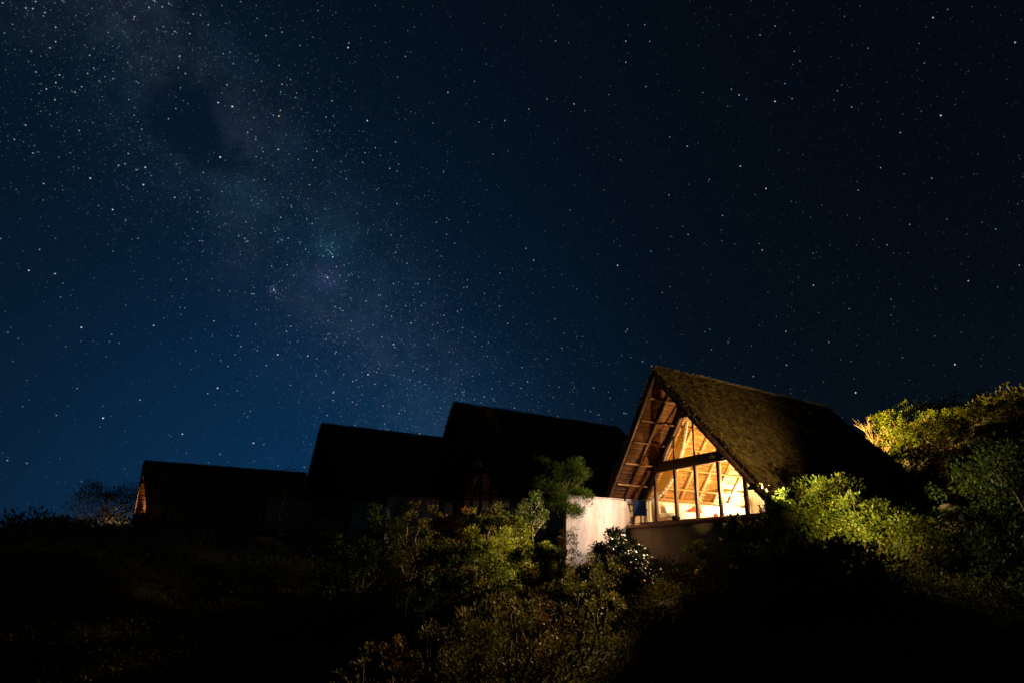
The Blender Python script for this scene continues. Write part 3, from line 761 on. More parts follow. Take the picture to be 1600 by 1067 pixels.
def gp(u, v, dz=0.0):
    p = U * u + V * v; return np.array([p[0], p[1], float(hill(u, v)[0]) + dz])
added_flood_lamp(gp(7.2, 16.6, 1.7), hl(0.55, 0.7, 5.4), 6500, (1.0, 0.70, 0.30), 46, 'added black floodlight on a stake among the shrubs pointing at the thatch', stand=gp(7.2, 16.6, -0.2), blend=1.0)  # unseen lamp added to light the upper thatch
def added_path_lamp(p, energy, col, label):
    t = empty('added_path_lamp', tuple(p)); tag(t, label, 'lamp')
    mb = MB(); mb.tube([(0, 0, -2.6), (0, 0, 0.9)], [0.03, 0.03], 8); mb.build('pole', M['black'], t)
    mb = MB(); mb.lathe([(0.001, 1.16), (0.05, 1.14), (0.15, 1.08), (0.15, 1.07), (0.001, 1.09)], 14); mb.build('hood', M['black'], t, True)
    mb = MB(); mb.lathe([(0.001, 0.9), (0.05, 0.9), (0.05, 1.05), (0.001, 1.06)], 10); mb.build('bulb', BULB, t, True)
    light_point('lamp_light', (0, 0, 0.99), energy, col, 0.10, t)
    return t
added_flood_lamp(gp(10.6, 13.6, 1.1), gp(10.9, 20.5, 2.0), 4000, (1.0, 0.80, 0.32), 70, 'added low black floodlight on a stake before the bright shrubs', stand=gp(10.6, 13.6, -0.2), blend=1.0)  # added low light for the front of the shrub clump
added_flood_lamp(gp(22.6, 30.4, 3.8), gp(12.0, 36.8, 1.5), 42000, (1.0, 0.70, 0.18), 58, 'added black floodlight on a pole behind the lit hut facing the hill', stand=gp(22.6, 30.4, -0.3), blend=1.0)  # added light, hidden by the roof, for the hillside
added_path_lamp(gp(65.4, -1.4, 0.2), 1600, (1.0, 0.62, 0.26), 'added path lamp beyond the parapet of the low hut at the end of the row')  # added lamp, hidden by the parapet, that lights the far tree
added_flood_lamp(hl(-1.7, -0.30, 2.05, 3), hl(-2.0, -1.5, 3.4, 3), 1000, (1.0, 0.55, 0.16), 130, 'added small floodlight under the gable of the low hut at the end of the row', stand=hl(-1.7, -0.12, 2.14, 3), blend=0.8)  # added upward light that makes the orange gable edge

pendant_lamp(hl(0.9, 3.2, 3.05, 1), zl(0.9) - 3.15, 22, (1.0, 0.62, 0.45), 'added dim pendant lamp inside the unlit hut next to the glowing one')  # added so that the curtain in this gable shows faintly
# ------------------------------------------------------------------ things in and at the hut
def cloth_sheet(name, rows, mat, folds, amp, thick=0.006):
    """rows: list of (left point, right point) pairs; folds run from row to row"""
    NXX = 60; P = []; Q = []
    for r, (a, b_) in enumerate(rows):
        a = np.array(a, float); b_ = np.array(b_, float)
        for k in range(NXX + 1):
            t = k / NXX; p = a + (b_ - a) * t
            p[1] += amp * math.sin(t * folds * 2 * math.pi + 0.3 * math.sin(r)) * (0.6 + 0.4 * math.sin(3 * t + r * 0.2))
            P.append(tuple(p))
    n_ = NXX + 1; off = len(P); P += [(x, y + thick, z) for x, y, z in P]
    for r in range(len(rows) - 1):
        for k in range(NXX):
            a = r * n_ + k; Q.append((a, a + 1, a + n_ + 1, a + n_)); Q.append((off + a, off + a + n_, off + a + n_ + 1, off + a + 1))
    mb = MB(); mb.add(P, Q); return mb
def interp(pts, z):
    pts = sorted(pts, key=lambda p: p[1])
    return float(np.interp(z, [p[1] for p in pts], [p[0] for p in pts]))
LC = [(-0.61, 4.45), (-0.77, 3.85), (-1.03, 3.05), (-1.5, 2.15), (-1.99, 1.6), (-2.55, 1.24), (-2.80, 1.12)]
ct = empty('curtain', tuple(hl(0, 0, 0)), HROT); tag(ct, 'ochre curtain swept aside along the slope behind the window, pale curved hem', 'curtain')
zs = np.linspace(4.2, 1.12, 26)
rows = [((-(5.36 - z) / SL, 0.42, z), (interp(LC, z), 0.42, z)) for z in zs]
cloth_sheet('c', rows, M['curtain'], 3, 0.022).build('drape', M['curtain'], ct, True)
mb = MB()
hem = [(interp(LC, z), 0.37, z) for z in zs]
for a, b_ in zip(hem[:-1], hem[1:]): mb.bar(a, b_, 0.05, 0.12, up=(1, 0, 0.3))
mb.build('hem', M['curtain_white'], ct)
rows = [((-3.20 + 0.05 * k / 8, 0.30, z), (-2.72 - 0.10 * math.sin(k / 8 * 3.1), 0.30, z)) for k, z in enumerate(np.linspace(1.12, 0.03, 9))]
cloth_sheet('c', rows, M['curtain_white'], 7, 0.03).build('tail', M['curtain_white'], ct, True)
RC = [(1.20, 2.9), (1.49, 2.56), (1.84, 2.08), (2.06, 1.73), (2.22, 1.42), (2.7, 1.05)]
ct2 = empty('curtain', tuple(hl(0, 0, 0)), HROT); tag(ct2, 'white curtain gathered behind the end post beside the added eave lamp', 'curtain')
zs = np.linspace(2.75, 1.06, 18)
rows = [((interp(RC, z), 0.40, z), ((4.98 - z) / SL, 0.40, z)) for z in zs]
cloth_sheet('c', rows, M['curtain_white'], 5, 0.03).build('drape', M['curtain_white'], ct2, True)
rows = [((2.12, 0.46, z), (3.05, 0.46, z)) for z in np.linspace(1.06, 0.03, 9)]
cloth_sheet('c', rows, M['curtain_white'], 7, 0.03).build('tail', M['curtain_white'], ct2, True)

c3 = copy_tree(ct); c3.location = tuple(hl(0, 0, 0, 1)); tag(c3, 'dim curtain behind the dark gable glass of the hut next to the glowing one', 'curtain')
def pillow_mesh(name, lx, ly, lz, mat):
    P = []; Q = []; N = 12
    for sgn in (1, -1):
        for i in range(N + 1):
            for j in range(N + 1):
                a = -1 + 2 * i / N; b_ = -1 + 2 * j / N
                hgt = (max(0, 1 - a ** 4) * max(0, 1 - b_ ** 4)) ** 0.55
                pin = 1 - 0.10 * (1 - abs(a)) * (abs(b_) ** 3) - 0.0
                pin2 = 1 - 0.10 * (1 - abs(b_)) * (abs(a) ** 3)
                P.append((a * lx / 2 * pin2, b_ * ly / 2 * pin, sgn * lz / 2 * hgt + 0.006 * math.sin(9 * a + 7 * b_)))
    m_ = (N + 1) ** 2
    for sgn in (0, 1):
        for i in range(N):
            for j in range(N):
                a = sgn * m_ + i * (N + 1) + j; f = (a, a + N + 1, a + N + 2, a + 1); Q.append(f if sgn == 0 else f[::-1])
    mb = MB(); mb.add(P, Q); return mb
def place_local(o, x, y, z, rx=0, ry=0, rz=0):
    p = hl(x, y, z); o.location = tuple(p); o.rotation_euler = (Matrix.Rotation(HROT, 3, 'Z') @ Matrix.Rotation(rz, 3, 'Z') @ Matrix.Rotation(ry, 3, 'Y') @ Matrix.Rotation(rx, 3, 'X')).to_euler()
bed = empty('day_bed', tuple(hl(-2.72, 2.05, 0)), HROT); tag(bed, 'white day bed against the low side wall inside the glowing hut', 'bed')
mb = MB(); mb.bevbox(-0.52, 0.52, -1.25, 1.15, 0.10, 0.26, 0.02); mb.build('bed_base', M['wood_mid'], bed)
mb = MB(); mb.bevbox(-0.52, 0.53, -1.25, 1.15, 0.262, 0.50, 0.06); mb.build('mattress', M['linen'], bed, True)
mb = MB(); mb.bevbox(-0.5, 0.545, -1.1, 1.165, 0.17, 0.515, 0.03); mb.build('sheet', M['linen'], bed)
for sx in (-1, 1):
    for sy in (-1.15, 1.05):
        mb = MB(); mb.box(sx * 0.45 - .03, sx * 0.45 + .03, sy - .03, sy + .03, 0.0, 0.098); mb.build('leg', M['wood_mid'], bed)
for k, (y, z, mt, lab, rz, tilt) in enumerate([(1.25, 0.72, 'linen', 'white pillow propped against the side wall on the day bed', 0.1, 1.1), (1.62, 0.70, 'linen_grey', 'grey pillow leaning beside the white pillow on the day bed', -0.2, 0.95),
                                     (2.15, 0.74, 'linen', 'white pillow half covered by the red blanket on the day bed', 0.15, 1.15)]):
    o = pillow_mesh('pillow', 0.46, 0.62, 0.17, M[mt]).build('pillow', M[mt], None, True); place_local(o, -3.02 + 0.03 * k, y, z, 0, tilt, rz); tag(o, lab, 'pillow', 'pillows on the day bed')
def crumple(name, x0, x1, y0, y1, z, hgt, mat, label, cat, drop=0.0, seed=1):
    N = 26; P = []; Q = []; rn = random.Random(seed); ph = [rn.uniform(0, 6) for _ in range(6)]
    for i in range(N + 1):
        for j in range(N + 1):
            a = i / N; b_ = j / N
            e = min(1, 5 * min(a, 1 - a) + 0.1) * min(1, 5 * min(b_, 1 - b_) + 0.1)
            hh = hgt * e * (0.55 + 0.25 * math.sin(7 * a + ph[0] + 3 * b_) + 0.2 * math.sin(11 * b_ + ph[1] - 5 * a) + 0.12 * math.sin(19 * a + 13 * b_ + ph[2]))
            x = x0 + (x1 - x0) * a + 0.03 * math.sin(9 * b_ + ph[3]); y = y0 + (y1 - y0) * b_ + 0.03 * math.sin(8 * a + ph[4])
            zz = z + 0.012 + max(hh, 0.0)
            if drop and a > 0.72: x = x0 + (x1 - x0) * 0.72 + 0.03 + 0.02 * math.sin(14 * b_ + ph[3]); zz = z + 0.02 - drop * (a - 0.72) / 0.28
            P.append((x, y, zz))
    for i in range(N):
        for j in range(N): k = i * (N + 1) + j; Q.append((k, k + N + 1, k + N + 2, k + 1))
    off = len(P); P += [(x, y, zz - 0.010) for x, y, zz in P]; Q += [tuple(i + off for i in f[::-1]) for f in Q]
    mb = MB(); mb.add(P, Q); o = mb.build(name, mat, None, True); place_local(o, 0, 0, 0); return tag(o, label, cat)
crumple('blanket', -3.1, -2.15, 1.95, 2.75, 0.515, 0.30, M['red'], 'crumpled red blanket heaped on the white day bed', 'blanket', 0.16, 4)
crumple('towel', -2.55, -2.02, 1.02, 1.36, 0.515, 0.06, M['towel'], 'striped blue towel hanging over the edge of the day bed', 'towel', 0.40, 8)
# bag at the end of the bed
mb = MB()
prof = [(0.001, 0.0), (0.20, 0.0), (0.25, 0.10), (0.24, 0.30), (0.17, 0.44), (0.10, 0.50), (0.001, 0.52)]
mb.lathe(prof, 16); mb.v = [(x * (1 + 0.10 * math.sin(5 * z * 9 + 3 * y * 9)), y * 1.15 * (1 + 0.08 * math.sin(23 * z + 11 * x)), z) for x, y, z in mb.v]
bag = empty('travel_bag', tuple(hl(-2.45, 3.55, 0.002)), HROT); tag(bag, 'dark soft bag with red cloth spilling out beside the day bed', 'bag')
mb.build('bag_body', M['bag'], bag, True)
mb = MB(); mb.tube([(-0.12, 0, 0.46), (-0.10, 0, 0.62), (0.0, 0, 0.68), (0.10, 0, 0.62), (0.12, 0, 0.46)], [0.015] * 5, 6); mb.build('handle', M['bag'], bag, True)
mb = MB(); mb.tube([(0.05, -0.05, 0.48), (0.16, -0.08, 0.50), (0.25, -0.10, 0.34), (0.28, -0.10, 0.14)], [0.07, 0.09, 0.08, 0.05], 8); mb.build('red_cloth', M['red'], bag, True)

# folding chair with blue canvas on the terrace
chr_ = empty('folding_chair', tuple(hl(-3.02, -0.50, -0.074)), HROT); chr_.rotation_euler[2] = HROT + R(44)
tag(chr_, 'dark framed folding chair with navy canvas back on the terrace by the parapet', 'chair')
for sx in (-1, 1):
    mb = MB(); mb.bar((sx * 0.29, 0.24, 0.0), (sx * 0.29, -0.14, 1.04), 0.03, 0.04, up=(0, 1, 0)); mb.build('back_leg', M['black'], chr_)
    mb = MB(); mb.bar((sx * 0.25, -0.26, 0.0), (sx * 0.25, 0.28, 0.46), 0.03, 0.04, up=(0, 0, 1)); mb.build('front_leg', M['black'], chr_)
    mb = MB(); mb.bar((sx * 0.30, -0.04, 0.66), (sx * 0.30, 0.36, 0.64), 0.05, 0.025); mb.build('armrest', M['black'], chr_)
mb = MB(); mb.bar((-0.29, -0.14, 1.03), (0.29, -0.14, 1.03), 0.03, 0.03); mb.build('top_rail', M['black'], chr_)
mb = MB(); mb.bar((-0.27, 0.22, 0.10), (0.27, 0.22, 0.10), 0.03, 0.03); mb.build('foot_rail', M['black'], chr_)
def sling(pts, hw):
    P = []; Q = []
    for y, z in pts:
        for k in range(7):
            t = -1 + 2 * k / 6; P.append((t * hw, y + 0.02 * (1 - t * t), z))
    for r in range(len(pts) - 1):
        for k in range(6): a = r * 7 + k; Q.append((a, a + 1, a + 8, a + 7))
    off = len(P); P += [(x, y + 0.008, z + 0.004) for x, y, z in P]; Q += [tuple(i + off for i in f[::-1]) for f in Q]
    mb = MB(); mb.add(P, Q); return mb
sling([(-0.145, 1.03), (-0.11, 0.90), (-0.06, 0.70), (0.0, 0.52), (0.05, 0.42)], 0.275).build('canvas_back', M['blue'], chr_, True)
sling([(0.05, 0.42), (0.15, 0.40), (0.28, 0.45)], 0.245).build('canvas_seat', M['blue'], chr_, True)

# ------------------------------------------------------------------ vegetation
def leaf_mesh(name, C, D, Nrm, L, W, mat, tint):
    """diamond leaves: centre-base C, direction D, rough normal Nrm"""
    side = np.cross(D, Nrm); side /= np.linalg.norm(side, axis=1)[:, None] + 1e-9
    nn = np.cross(side, D)
    mid = C + D * (L * 0.45)[:, None]
    A = C; B_ = mid + side * (W * 0.5)[:, None] + nn * (W * 0.12)[:, None]; E_ = C + D * L[:, None] - nn * (L * 0.06)[:, None]; G = mid - side * (W * 0.5)[:, None] + nn * (W * 0.12)[:, None]
    vs = np.stack([A, B_, E_, G], 1).reshape(-1, 3)
    f = np.arange(len(C) * 4).reshape(-1, 4)
    return mesh_np(name, vs, f, mat, np.repeat(tint, 4))

def unit(a): return a / (np.linalg.norm(a, axis=1)[:, None] + 1e-9)

def foliage(rn, h, r, n, size, style='broad', low=0.12, ncl=None, cen=None):
    ncl = ncl or int(16 + 18 * r * h)
    d = unit(rn.normal(size=(ncl, 3))); d[:, 2] = rn.uniform(-0.75, 1.0, ncl) * np.linalg.norm(d[:, :2], axis=1) * 1.3
    d = unit(d)
    ph = rn.uniform(0, 6, 3)
    ang = np.arctan2(d[:, 1], d[:, 0])
    rr = (0.45 + 0.5 * rn.random(ncl) ** 0.6) * (1 + 0.20 * np.sin(2 * ang + ph[0]) + 0.12 * np.sin(5 * ang + ph[1]))
    zc = h * (low + (1 - low) * 0.42); hz = h * (1 - low) * 0.58
    cl = np.stack([d[:, 0] * rr * r, d[:, 1] * rr * r, zc + d[:, 2] * rr * hz], 1)
    cl[:, 2] = np.clip(cl[:, 2], h * low * 0.5, h)
    ci = rn.integers(0, ncl, n)
    sg = (0.17 * min(r, h * 0.8) * (0.6 + 0.8 * rn.random(ncl)) + 0.03)[ci]
    o = unit(rn.normal(size=(n, 3))) * (rn.random(n) ** 0.45)[:, None]
    C = cl[ci] + o * sg[:, None] * np.array([1.25, 1.25, 0.9])
    out = unit(C - np.array([0, 0, h * 0.3]))
    if style == 'needle':
        D = unit(o + out * 0.6 + np.array([0, 0, 0.5]) + rn.normal(size=(n, 3)) * 0.35); L = size * rn.uniform(1.1, 2.0, n); Wd = L * 0.16
    elif style == 'fine':
        D = unit(o * 0.7 + out * 0.5 + np.array([0, 0, 0.35]) + rn.normal(size=(n, 3)) * 0.5); L = size * rn.uniform(0.6, 1.1, n); Wd = L * 0.38
    else:
        D = unit(o * 0.6 + out * 0.6 + rn.normal(size=(n, 3)) * 0.55 - np.array([0, 0, 0.12])); L = size * rn.uniform(0.65, 1.25, n); Wd = L * rn.uniform(0.45, 0.62, n)
    N_ = unit(out + np.array([0, 0, 0.9]) + rn.normal(size=(n, 3)) * 0.55)
    clt = rn.random(ncl)[ci]
    tint = np.clip(0.30 * clt + 0.62 * rn.random(n), 0, 0.999)
    return C, D, N_, L, Wd, tint, cl

def stems(rn, cl, h, k, rad, mat, parent, name='stem'):
    idx = rn.permutation(len(cl))[:k]
    for i in idx:
        e = cl[i]; b0 = np.array([e[0] * 0.12, e[1] * 0.12, -0.25]); m_ = b0 + (e - b0) * 0.5 + rn.normal(0, 0.05 * h, 3) * np.array([1, 1, 0.3])
        m2 = b0 + (e - b0) * 0.74 + rn.normal(0, 0.03 * h, 3)
        mb = MB(); mb.tube([b0, (b0 + m_) / 2 + rn.normal(0, 0.02 * h, 3), m_, m2, e], [rad, rad * 0.85, rad * 0.65, rad * 0.4, rad * 0.15], 5)
        f = e - m_
        for q_ in range(2):
            e2 = m_ + f * rn.uniform(0.4, 0.8) + rn.normal(0, 0.07 * h, 3); mb.tube([m_, (m_ + e2) / 2 + rn.normal(0, 0.02 * h, 3), e2], [rad * 0.4, rad * 0.28, rad * 0.1], 4)
        mb.build(name, mat, parent, fix=False)

SEED = [100]
def shrub(x, ytop, dist, rad, mat, label, n=2600, size=0.10, style='broad', name='shrub', group=None, k=3, low=0.10, hmin=0.6, hmax=3.2, bark='bark'):
    SEED[0] += 1; rn = np.random.default_rng(SEED[0])
    d = ray(x, ytop); hd = math.hypot(d[0], d[1]); px, py = d[0] / hd * dist, d[1] / hd * dist
    zt = d[2] / hd * dist; z0 = ground_z(px, py); h = min(max((zt - z0) * 1.1, hmin), hmax)
    if zt - z0 > hmax: print('TALL', label, round(zt - z0, 2))
    if zt - z0 < hmin: print('LOW', label, round(zt - z0, 2))
    t = empty(name, (px, py, z0)); tag(t, label, 'shrub' if name == 'shrub' else 'tree', group)
    C, D, N_, L, W_, tint, cl = foliage(rn, h, rad, n, size, style, low)
    link(bpy.data.objects.new('foliage', leaf_mesh('foliage', C, D, N_, L, W_, M[mat], tint)), t)
    stems(rn, cl, h, k, 0.022 + 0.012 * h, M[bark], t)
    return t

# big bright shrubs at the right corner of the lit hut
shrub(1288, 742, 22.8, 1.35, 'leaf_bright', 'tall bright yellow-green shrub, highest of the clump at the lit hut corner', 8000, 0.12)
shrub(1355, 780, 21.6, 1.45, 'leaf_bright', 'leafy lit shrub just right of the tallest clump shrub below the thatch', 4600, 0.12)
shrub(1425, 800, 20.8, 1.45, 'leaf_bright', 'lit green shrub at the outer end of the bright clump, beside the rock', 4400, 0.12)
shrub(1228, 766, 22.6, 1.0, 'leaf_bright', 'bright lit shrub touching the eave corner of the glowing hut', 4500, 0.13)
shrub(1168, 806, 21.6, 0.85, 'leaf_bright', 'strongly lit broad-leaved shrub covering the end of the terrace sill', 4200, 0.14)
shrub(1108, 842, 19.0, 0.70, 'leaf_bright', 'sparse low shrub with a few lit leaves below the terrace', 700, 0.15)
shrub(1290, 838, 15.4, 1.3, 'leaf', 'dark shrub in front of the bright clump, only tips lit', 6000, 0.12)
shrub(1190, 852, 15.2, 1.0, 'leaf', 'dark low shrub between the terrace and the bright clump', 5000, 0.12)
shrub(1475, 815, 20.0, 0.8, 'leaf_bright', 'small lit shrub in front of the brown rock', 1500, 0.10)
# round shrub and neighbours by the parapet
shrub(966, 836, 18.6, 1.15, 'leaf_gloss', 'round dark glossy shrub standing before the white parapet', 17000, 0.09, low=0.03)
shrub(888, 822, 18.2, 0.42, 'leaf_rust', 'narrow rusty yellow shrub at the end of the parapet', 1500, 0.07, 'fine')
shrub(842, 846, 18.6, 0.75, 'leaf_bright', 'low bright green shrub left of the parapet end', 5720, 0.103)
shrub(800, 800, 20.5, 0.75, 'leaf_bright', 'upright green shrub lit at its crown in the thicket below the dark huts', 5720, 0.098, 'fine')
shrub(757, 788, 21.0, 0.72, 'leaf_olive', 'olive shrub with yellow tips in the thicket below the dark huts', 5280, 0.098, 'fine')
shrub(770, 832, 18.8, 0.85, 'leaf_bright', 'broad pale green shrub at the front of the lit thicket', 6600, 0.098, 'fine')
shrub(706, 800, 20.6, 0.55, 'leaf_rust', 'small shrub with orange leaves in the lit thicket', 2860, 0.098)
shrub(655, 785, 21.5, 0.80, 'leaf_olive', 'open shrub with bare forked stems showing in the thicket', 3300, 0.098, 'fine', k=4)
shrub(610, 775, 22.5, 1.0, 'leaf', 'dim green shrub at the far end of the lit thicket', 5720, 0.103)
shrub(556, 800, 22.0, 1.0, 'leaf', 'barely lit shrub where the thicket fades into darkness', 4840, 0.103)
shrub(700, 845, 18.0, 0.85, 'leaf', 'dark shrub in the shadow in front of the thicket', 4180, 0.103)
# lower band
for args in [(905, 890, 13.6, 0.55, 'leaf_olive', 'olive herb-like shrub at the foot of the round dark shrub', 1700, 0.07, 'fine'),
             (860, 905, 13.2, 0.50, 'leaf_rust', 'rusty low shrub in the lit strip under the parapet', 1300, 0.07, 'fine'),
             (812, 915, 12.8, 0.60, 'leaf_olive', 'wispy olive shrub in the middle of the lit strip', 2000, 0.075, 'fine'),
             (750, 932, 12.4, 0.62, 'leaf_olive', 'feathery yellow-green shrub in the lit strip down the slope', 2200, 0.08, 'needle'),
             (790, 962, 11.6, 0.50, 'leaf_olive', 'low tufted shrub just below the lit strip', 1500, 0.075, 'needle'),
             (700, 965, 11.8, 0.50, 'leaf_olive', 'small olive shrub towards the lower end of the lit strip', 1500, 0.07, 'fine'),
             (625, 985, 11.4, 0.42, 'leaf_rust', 'reddish shrub at the lower end of the lit strip', 1100, 0.07, 'fine'),
             (555, 1022, 10.6, 0.38, 'leaf_olive', 'last faintly lit small shrub down the slope', 800, 0.07, 'fine'),
             (655, 905, 15.0, 0.60, 'leaf', 'scattered-leaf green shrub in the dark hollow', 700, 0.09),
             (940, 865, 14.6, 0.55, 'leaf_olive', 'small lit shrub tucked against the round dark shrub', 1400, 0.075, 'fine')]:
    shrub(*args, hmin=0.45)
# hill behind the hut
G = 'shrubs on the hill behind the lit hut'
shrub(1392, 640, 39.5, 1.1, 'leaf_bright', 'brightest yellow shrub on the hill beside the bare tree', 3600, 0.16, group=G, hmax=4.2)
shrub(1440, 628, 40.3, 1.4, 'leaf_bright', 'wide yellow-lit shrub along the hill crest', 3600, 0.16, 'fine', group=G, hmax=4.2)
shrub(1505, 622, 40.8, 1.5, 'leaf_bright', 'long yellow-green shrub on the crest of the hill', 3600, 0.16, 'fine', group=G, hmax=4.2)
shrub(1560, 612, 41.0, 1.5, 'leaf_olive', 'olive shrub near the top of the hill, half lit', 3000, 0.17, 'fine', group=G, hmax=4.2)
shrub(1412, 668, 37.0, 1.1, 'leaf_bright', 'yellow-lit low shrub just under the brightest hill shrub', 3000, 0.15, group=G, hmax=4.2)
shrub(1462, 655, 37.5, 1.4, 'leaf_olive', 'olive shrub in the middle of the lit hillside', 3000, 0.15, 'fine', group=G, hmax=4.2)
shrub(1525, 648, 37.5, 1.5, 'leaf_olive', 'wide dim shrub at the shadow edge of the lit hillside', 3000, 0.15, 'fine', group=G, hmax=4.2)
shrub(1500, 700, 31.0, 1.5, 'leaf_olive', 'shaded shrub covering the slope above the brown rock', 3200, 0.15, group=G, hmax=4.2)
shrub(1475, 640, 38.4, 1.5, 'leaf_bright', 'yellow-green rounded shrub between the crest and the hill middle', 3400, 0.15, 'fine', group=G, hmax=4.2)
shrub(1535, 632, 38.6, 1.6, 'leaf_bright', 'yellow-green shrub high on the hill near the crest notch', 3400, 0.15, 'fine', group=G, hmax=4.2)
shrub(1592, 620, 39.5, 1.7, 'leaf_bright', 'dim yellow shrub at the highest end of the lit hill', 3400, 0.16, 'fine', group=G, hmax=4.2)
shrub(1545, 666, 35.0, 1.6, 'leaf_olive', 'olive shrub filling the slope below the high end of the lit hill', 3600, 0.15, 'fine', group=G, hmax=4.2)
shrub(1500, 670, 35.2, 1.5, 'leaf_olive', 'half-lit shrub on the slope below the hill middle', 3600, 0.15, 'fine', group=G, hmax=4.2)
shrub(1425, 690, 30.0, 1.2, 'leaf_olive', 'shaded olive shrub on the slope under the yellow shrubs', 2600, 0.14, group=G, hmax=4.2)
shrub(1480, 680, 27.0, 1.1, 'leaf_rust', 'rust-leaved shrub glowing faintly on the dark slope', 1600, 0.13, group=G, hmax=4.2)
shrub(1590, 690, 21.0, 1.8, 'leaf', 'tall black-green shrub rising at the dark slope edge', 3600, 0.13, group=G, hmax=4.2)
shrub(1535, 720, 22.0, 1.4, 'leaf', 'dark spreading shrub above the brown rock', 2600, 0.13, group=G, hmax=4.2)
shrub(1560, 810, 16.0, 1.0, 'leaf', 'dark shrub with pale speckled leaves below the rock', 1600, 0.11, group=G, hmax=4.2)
# far end of the row
shrub(455, 733, 43.0, 1.5, 'leaf', 'dark bush poking above the low hut roof', 2200, 0.14, hmax=6.0)
shrub(112, 806, 62.0, 1.8, 'leaf_olive', 'low faintly lit bush on the far left crest', 2400, 0.20, hmax=4)
shrub(60, 814, 64.0, 1.8, 'leaf', 'dark low bush at the far end of the crest', 2000, 0.20, hmax=4)

def tree(x, ytop, dist, rad, mat, label, n, size, style, low, lean=(0, 0), trunk_r=0.06, hmax=6.0, bark='bark', crown=True):
    SEED[0] += 1; rn = np.random.default_rng(SEED[0])
    d = ray(x, ytop); hd = math.hypot(d[0], d[1]); px, py = d[0] / hd * dist, d[1] / hd * dist
    z0 = ground_z(px, py); h = d[2] / hd * dist - z0
    if h > hmax: print('TALLTREE', label, h); h = hmax
    t = empty('tree', (px, py, z0)); tag(t, label, 'tree')
    C, D, N_, L, W_, tint, cl = foliage(rn, h, rad, n, size, style, low)
    mb = MB(); top = np.array([lean[0], lean[1], h * (low + 0.25)])
    mb.tube([(0, 0, -0.3), (lean[0] * .25 + .05, lean[1] * .25, top[2] * 0.35), (lean[0] * .6 - .04, lean[1] * .6 + .03, top[2] * 0.7), tuple(top)], [trunk_r * 1.2, trunk_r, trunk_r * .8, trunk_r * .6], 8)
    mb.build('trunk', M[bark], t, True, fix=False)
    for i in rn.permutation(len(cl))[:16]:
        b0 = top * np.array([1, 1, rn.uniform(0.6, 1.0)]); e = cl[i]; m_ = (b0 + e) / 2 + rn.normal(0, 0.06 * h, 3)
        mb = MB(); mb.tube([b0, m_, e], [trunk_r * 0.45, trunk_r * 0.3, trunk_r * 0.08], 5); mb.build('branch', M[bark], t, fix=False)
    if crown: link(bpy.data.objects.new('crown', leaf_mesh('crown', C, D, N_, L, W_, M[mat], tint)), t)
    return t
tree(876, 706, 25.6, 1.1, 'leaf_pine', 'small fine-leaved tree with bright green side hanging over the parapet end', 15000, 0.095, 'needle', 0.42, (0.1, 0.1))
tree(832, 768, 20.8, 0.60, 'leaf', 'thin-trunked little tree between the thicket and the parapet', 1900, 0.08, 'fine', 0.55, (0.1, 0.0), 0.045)
tree(190, 745, 66.0, 3.0, 'leaf_olive', 'round-crowned small tree beyond the low dark hut', 9000, 0.19, 'fine', 0.2, (0, 0), 0.12, hmax=9)

# leafless tree
def bare_tree(x, ytop, dist, label):
    rn = random.Random(5)
    d = ray(x, ytop); hd = math.hypot(d[0], d[1]); px, py = d[0] / hd * dist, d[1] / hd * dist
    z0 = ground_z(px, py); h = d[2] / hd * dist - z0
    t = empty('bare_tree', (px, py, z0)); tag(t, label, 'tree')
    h = min(max(h, 2.0), 5.5)
    def grow(mb, p, dr, ln, rad, lev):
        pts = [p]; q_ = Vector(p); dd = Vector(dr).normalized()
        for _ in range(3):
            dd = (dd + Vector((rn.uniform(-.22, .22), rn.uniform(-.22, .22), rn.uniform(-.05, .18)))).normalized(); q_ = q_ + dd * ln / 3; pts.append(tuple(q_))
        mb.tube(pts, [rad, rad * 0.85, rad * 0.7, rad * 0.5], 5)
        if lev:
            for _ in range(4 if lev > 1 else 5):
                at_ = Vector(pts[rn.choice((1, 2, 3, 3))]); nd = (dd + Vector((rn.uniform(-.9, .9), rn.uniform(-.9, .9), rn.uniform(-.1, .7)))).normalized()
                grow(mb, tuple(at_), nd, ln * rn.uniform(0.5, 0.75), rad * 0.5, lev - 1)
    for k, (ax, ay) in enumerate(((0.0, 0.0), (0.35, -0.2), (-0.25, 0.1))):
        mb = MB(); grow(mb, (ax * 0.3, ay * 0.3, -0.3), (ax * 0.8, ay * 0.8, 1), h * (0.62, 0.5, 0.45)[k], 0.075 - 0.015 * k, 3); mb.build('trunk' if k == 0 else 'limb', M['bark_dead'], t, fix=False)
bare_tree(1362, 662, 38.6, 'pale leafless tree lit orange behind the thatched roof')

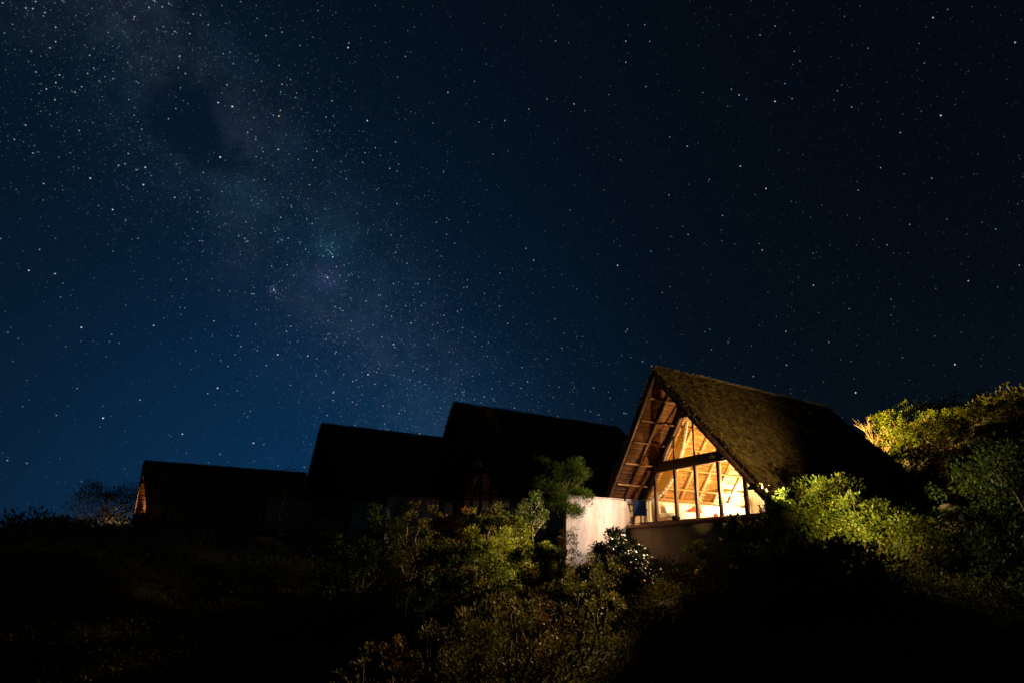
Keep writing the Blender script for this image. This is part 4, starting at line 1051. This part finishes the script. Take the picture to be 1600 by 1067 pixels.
# rock on the slope
def rock(x, y, dist, sx, sy, sz, label):
    rn = random.Random(int(x)); d = ray(x, y); hd = math.hypot(d[0], d[1]); px, py = d[0] / hd * dist, d[1] / hd * dist
    P = []; Q = []; NU, NV = 18, 10; ph = [rn.uniform(0, 6) for _ in range(6)]
    for i in range(NV + 1):
        for j in range(NU):
            a = math.pi * i / NV; b_ = 2 * math.pi * j / NU
            v_ = Vector((math.sin(a) * math.cos(b_), math.sin(a) * math.sin(b_), math.cos(a)))
            f = 1 + 0.14 * math.sin(3 * v_.x + 4 * v_.z + ph[0]) + 0.10 * math.sin(6 * v_.y + ph[1] + 3 * v_.x) + 0.05 * math.sin(11 * v_.z + 7 * v_.x + ph[2])
            P.append((v_.x * f * sx, v_.y * f * sy, v_.z * f * sz))
    for i in range(NV):
        for j in range(NU): Q.append((i * NU + j, i * NU + (j + 1) % NU, (i + 1) * NU + (j + 1) % NU, (i + 1) * NU + j))
    mb = MB(); mb.add(P, Q); o = mb.build('rock', M['rock'], None, True)
    o.location = (px, py, max(ground_z(px, py) + sz * 0.35, d[2] / hd * dist - sz)); tag(o, label, 'rock'); return o
rock(1487, 788, 22.0, 0.55, 0.45, 0.40, 'brown rounded rock on the slope behind the lit clump')

# ---- ground cover nobody could count
def in_hut(uu, vv, pad=0.4):
    m_ = np.zeros(len(uu), bool)
    for (a, b_, z) in HUTS:
        m_ |= (np.abs(a - uu) < 3.5 + pad) & (vv - b_ > -1.3 - pad) & (vv - b_ < 10.2 + pad)
    return m_
def cover(name, label, N, per, az0, az1, d0, d1, rad, hgt, size, mat, seed, keep=None):
    rn = np.random.default_rng(seed)
    az = np.radians(rn.uniform(az0, az1, N)); dd = np.sqrt(rn.uniform(d0 ** 2, d1 ** 2, N))
    px, py = np.sin(az) * dd, np.cos(az) * dd
    uu = px * U[0] + py * U[1]; vv = px * V[0] + py * V[1]
    ok = ~in_hut(uu, vv)
    if keep is not None: ok &= keep(uu, vv)
    px, py, uu, vv = px[ok], py[ok], uu[ok], vv[ok]; n_ = len(px)
    pz = hill(uu, vv) + zn(px, py)
    ci = np.repeat(np.arange(n_), per); K = len(ci)
    rr = rn.uniform(*rad, n_)[ci]; hh = rn.uniform(*hgt, n_)[ci]
    o = unit(rn.normal(size=(K, 3))); o[:, 2] = np.abs(o[:, 2]); q_ = rn.random(K) ** 0.4
    C = np.stack([px[ci] + o[:, 0] * rr * q_, py[ci] + o[:, 1] * rr * q_, pz[ci] + o[:, 2] * hh * q_], 1)
    D = unit(o + rn.normal(size=(K, 3)) * 0.5 + np.array([0, 0, 0.3])); L = size * rn.uniform(0.6, 1.4, K); Wd = L * rn.uniform(0.3, 0.6, K)
    N_ = unit(o + np.array([0, 0, 0.7]) + rn.normal(size=(K, 3)) * 0.5)
    tint = np.clip(0.4 * rn.random(n_)[ci] + 0.55 * rn.random(K), 0, 0.999)
    ob = link(bpy.data.objects.new(name, leaf_mesh(name, C, D, N_, L, Wd, M[mat], tint))); tag(ob, label, kind='stuff')
cover('undergrowth', 'low leafy undergrowth covering the dark slope', 9000, 36, -46, 44, 8.5, 30, (0.18, 0.48), (0.18, 0.55), 0.085, 'leaf_olive', 21)
cover('far_scrub', 'dark scrub on the slope around the unlit huts', 1500, 60, -52, 0, 26, 80, (0.5, 1.2), (0.4, 1.1), 0.17, 'leaf', 22)
cover('hill_scrub', 'dense scrub clothing the hill behind the lit hut', 5600, 55, 6, 52, 26, 62, (0.45, 1.0), (0.5, 1.3), 0.16, 'leaf_olive', 23, keep=lambda a, b_: (b_ > 21) & ~((np.abs(a - 17.87) < 5) & (b_ < 34.5)))
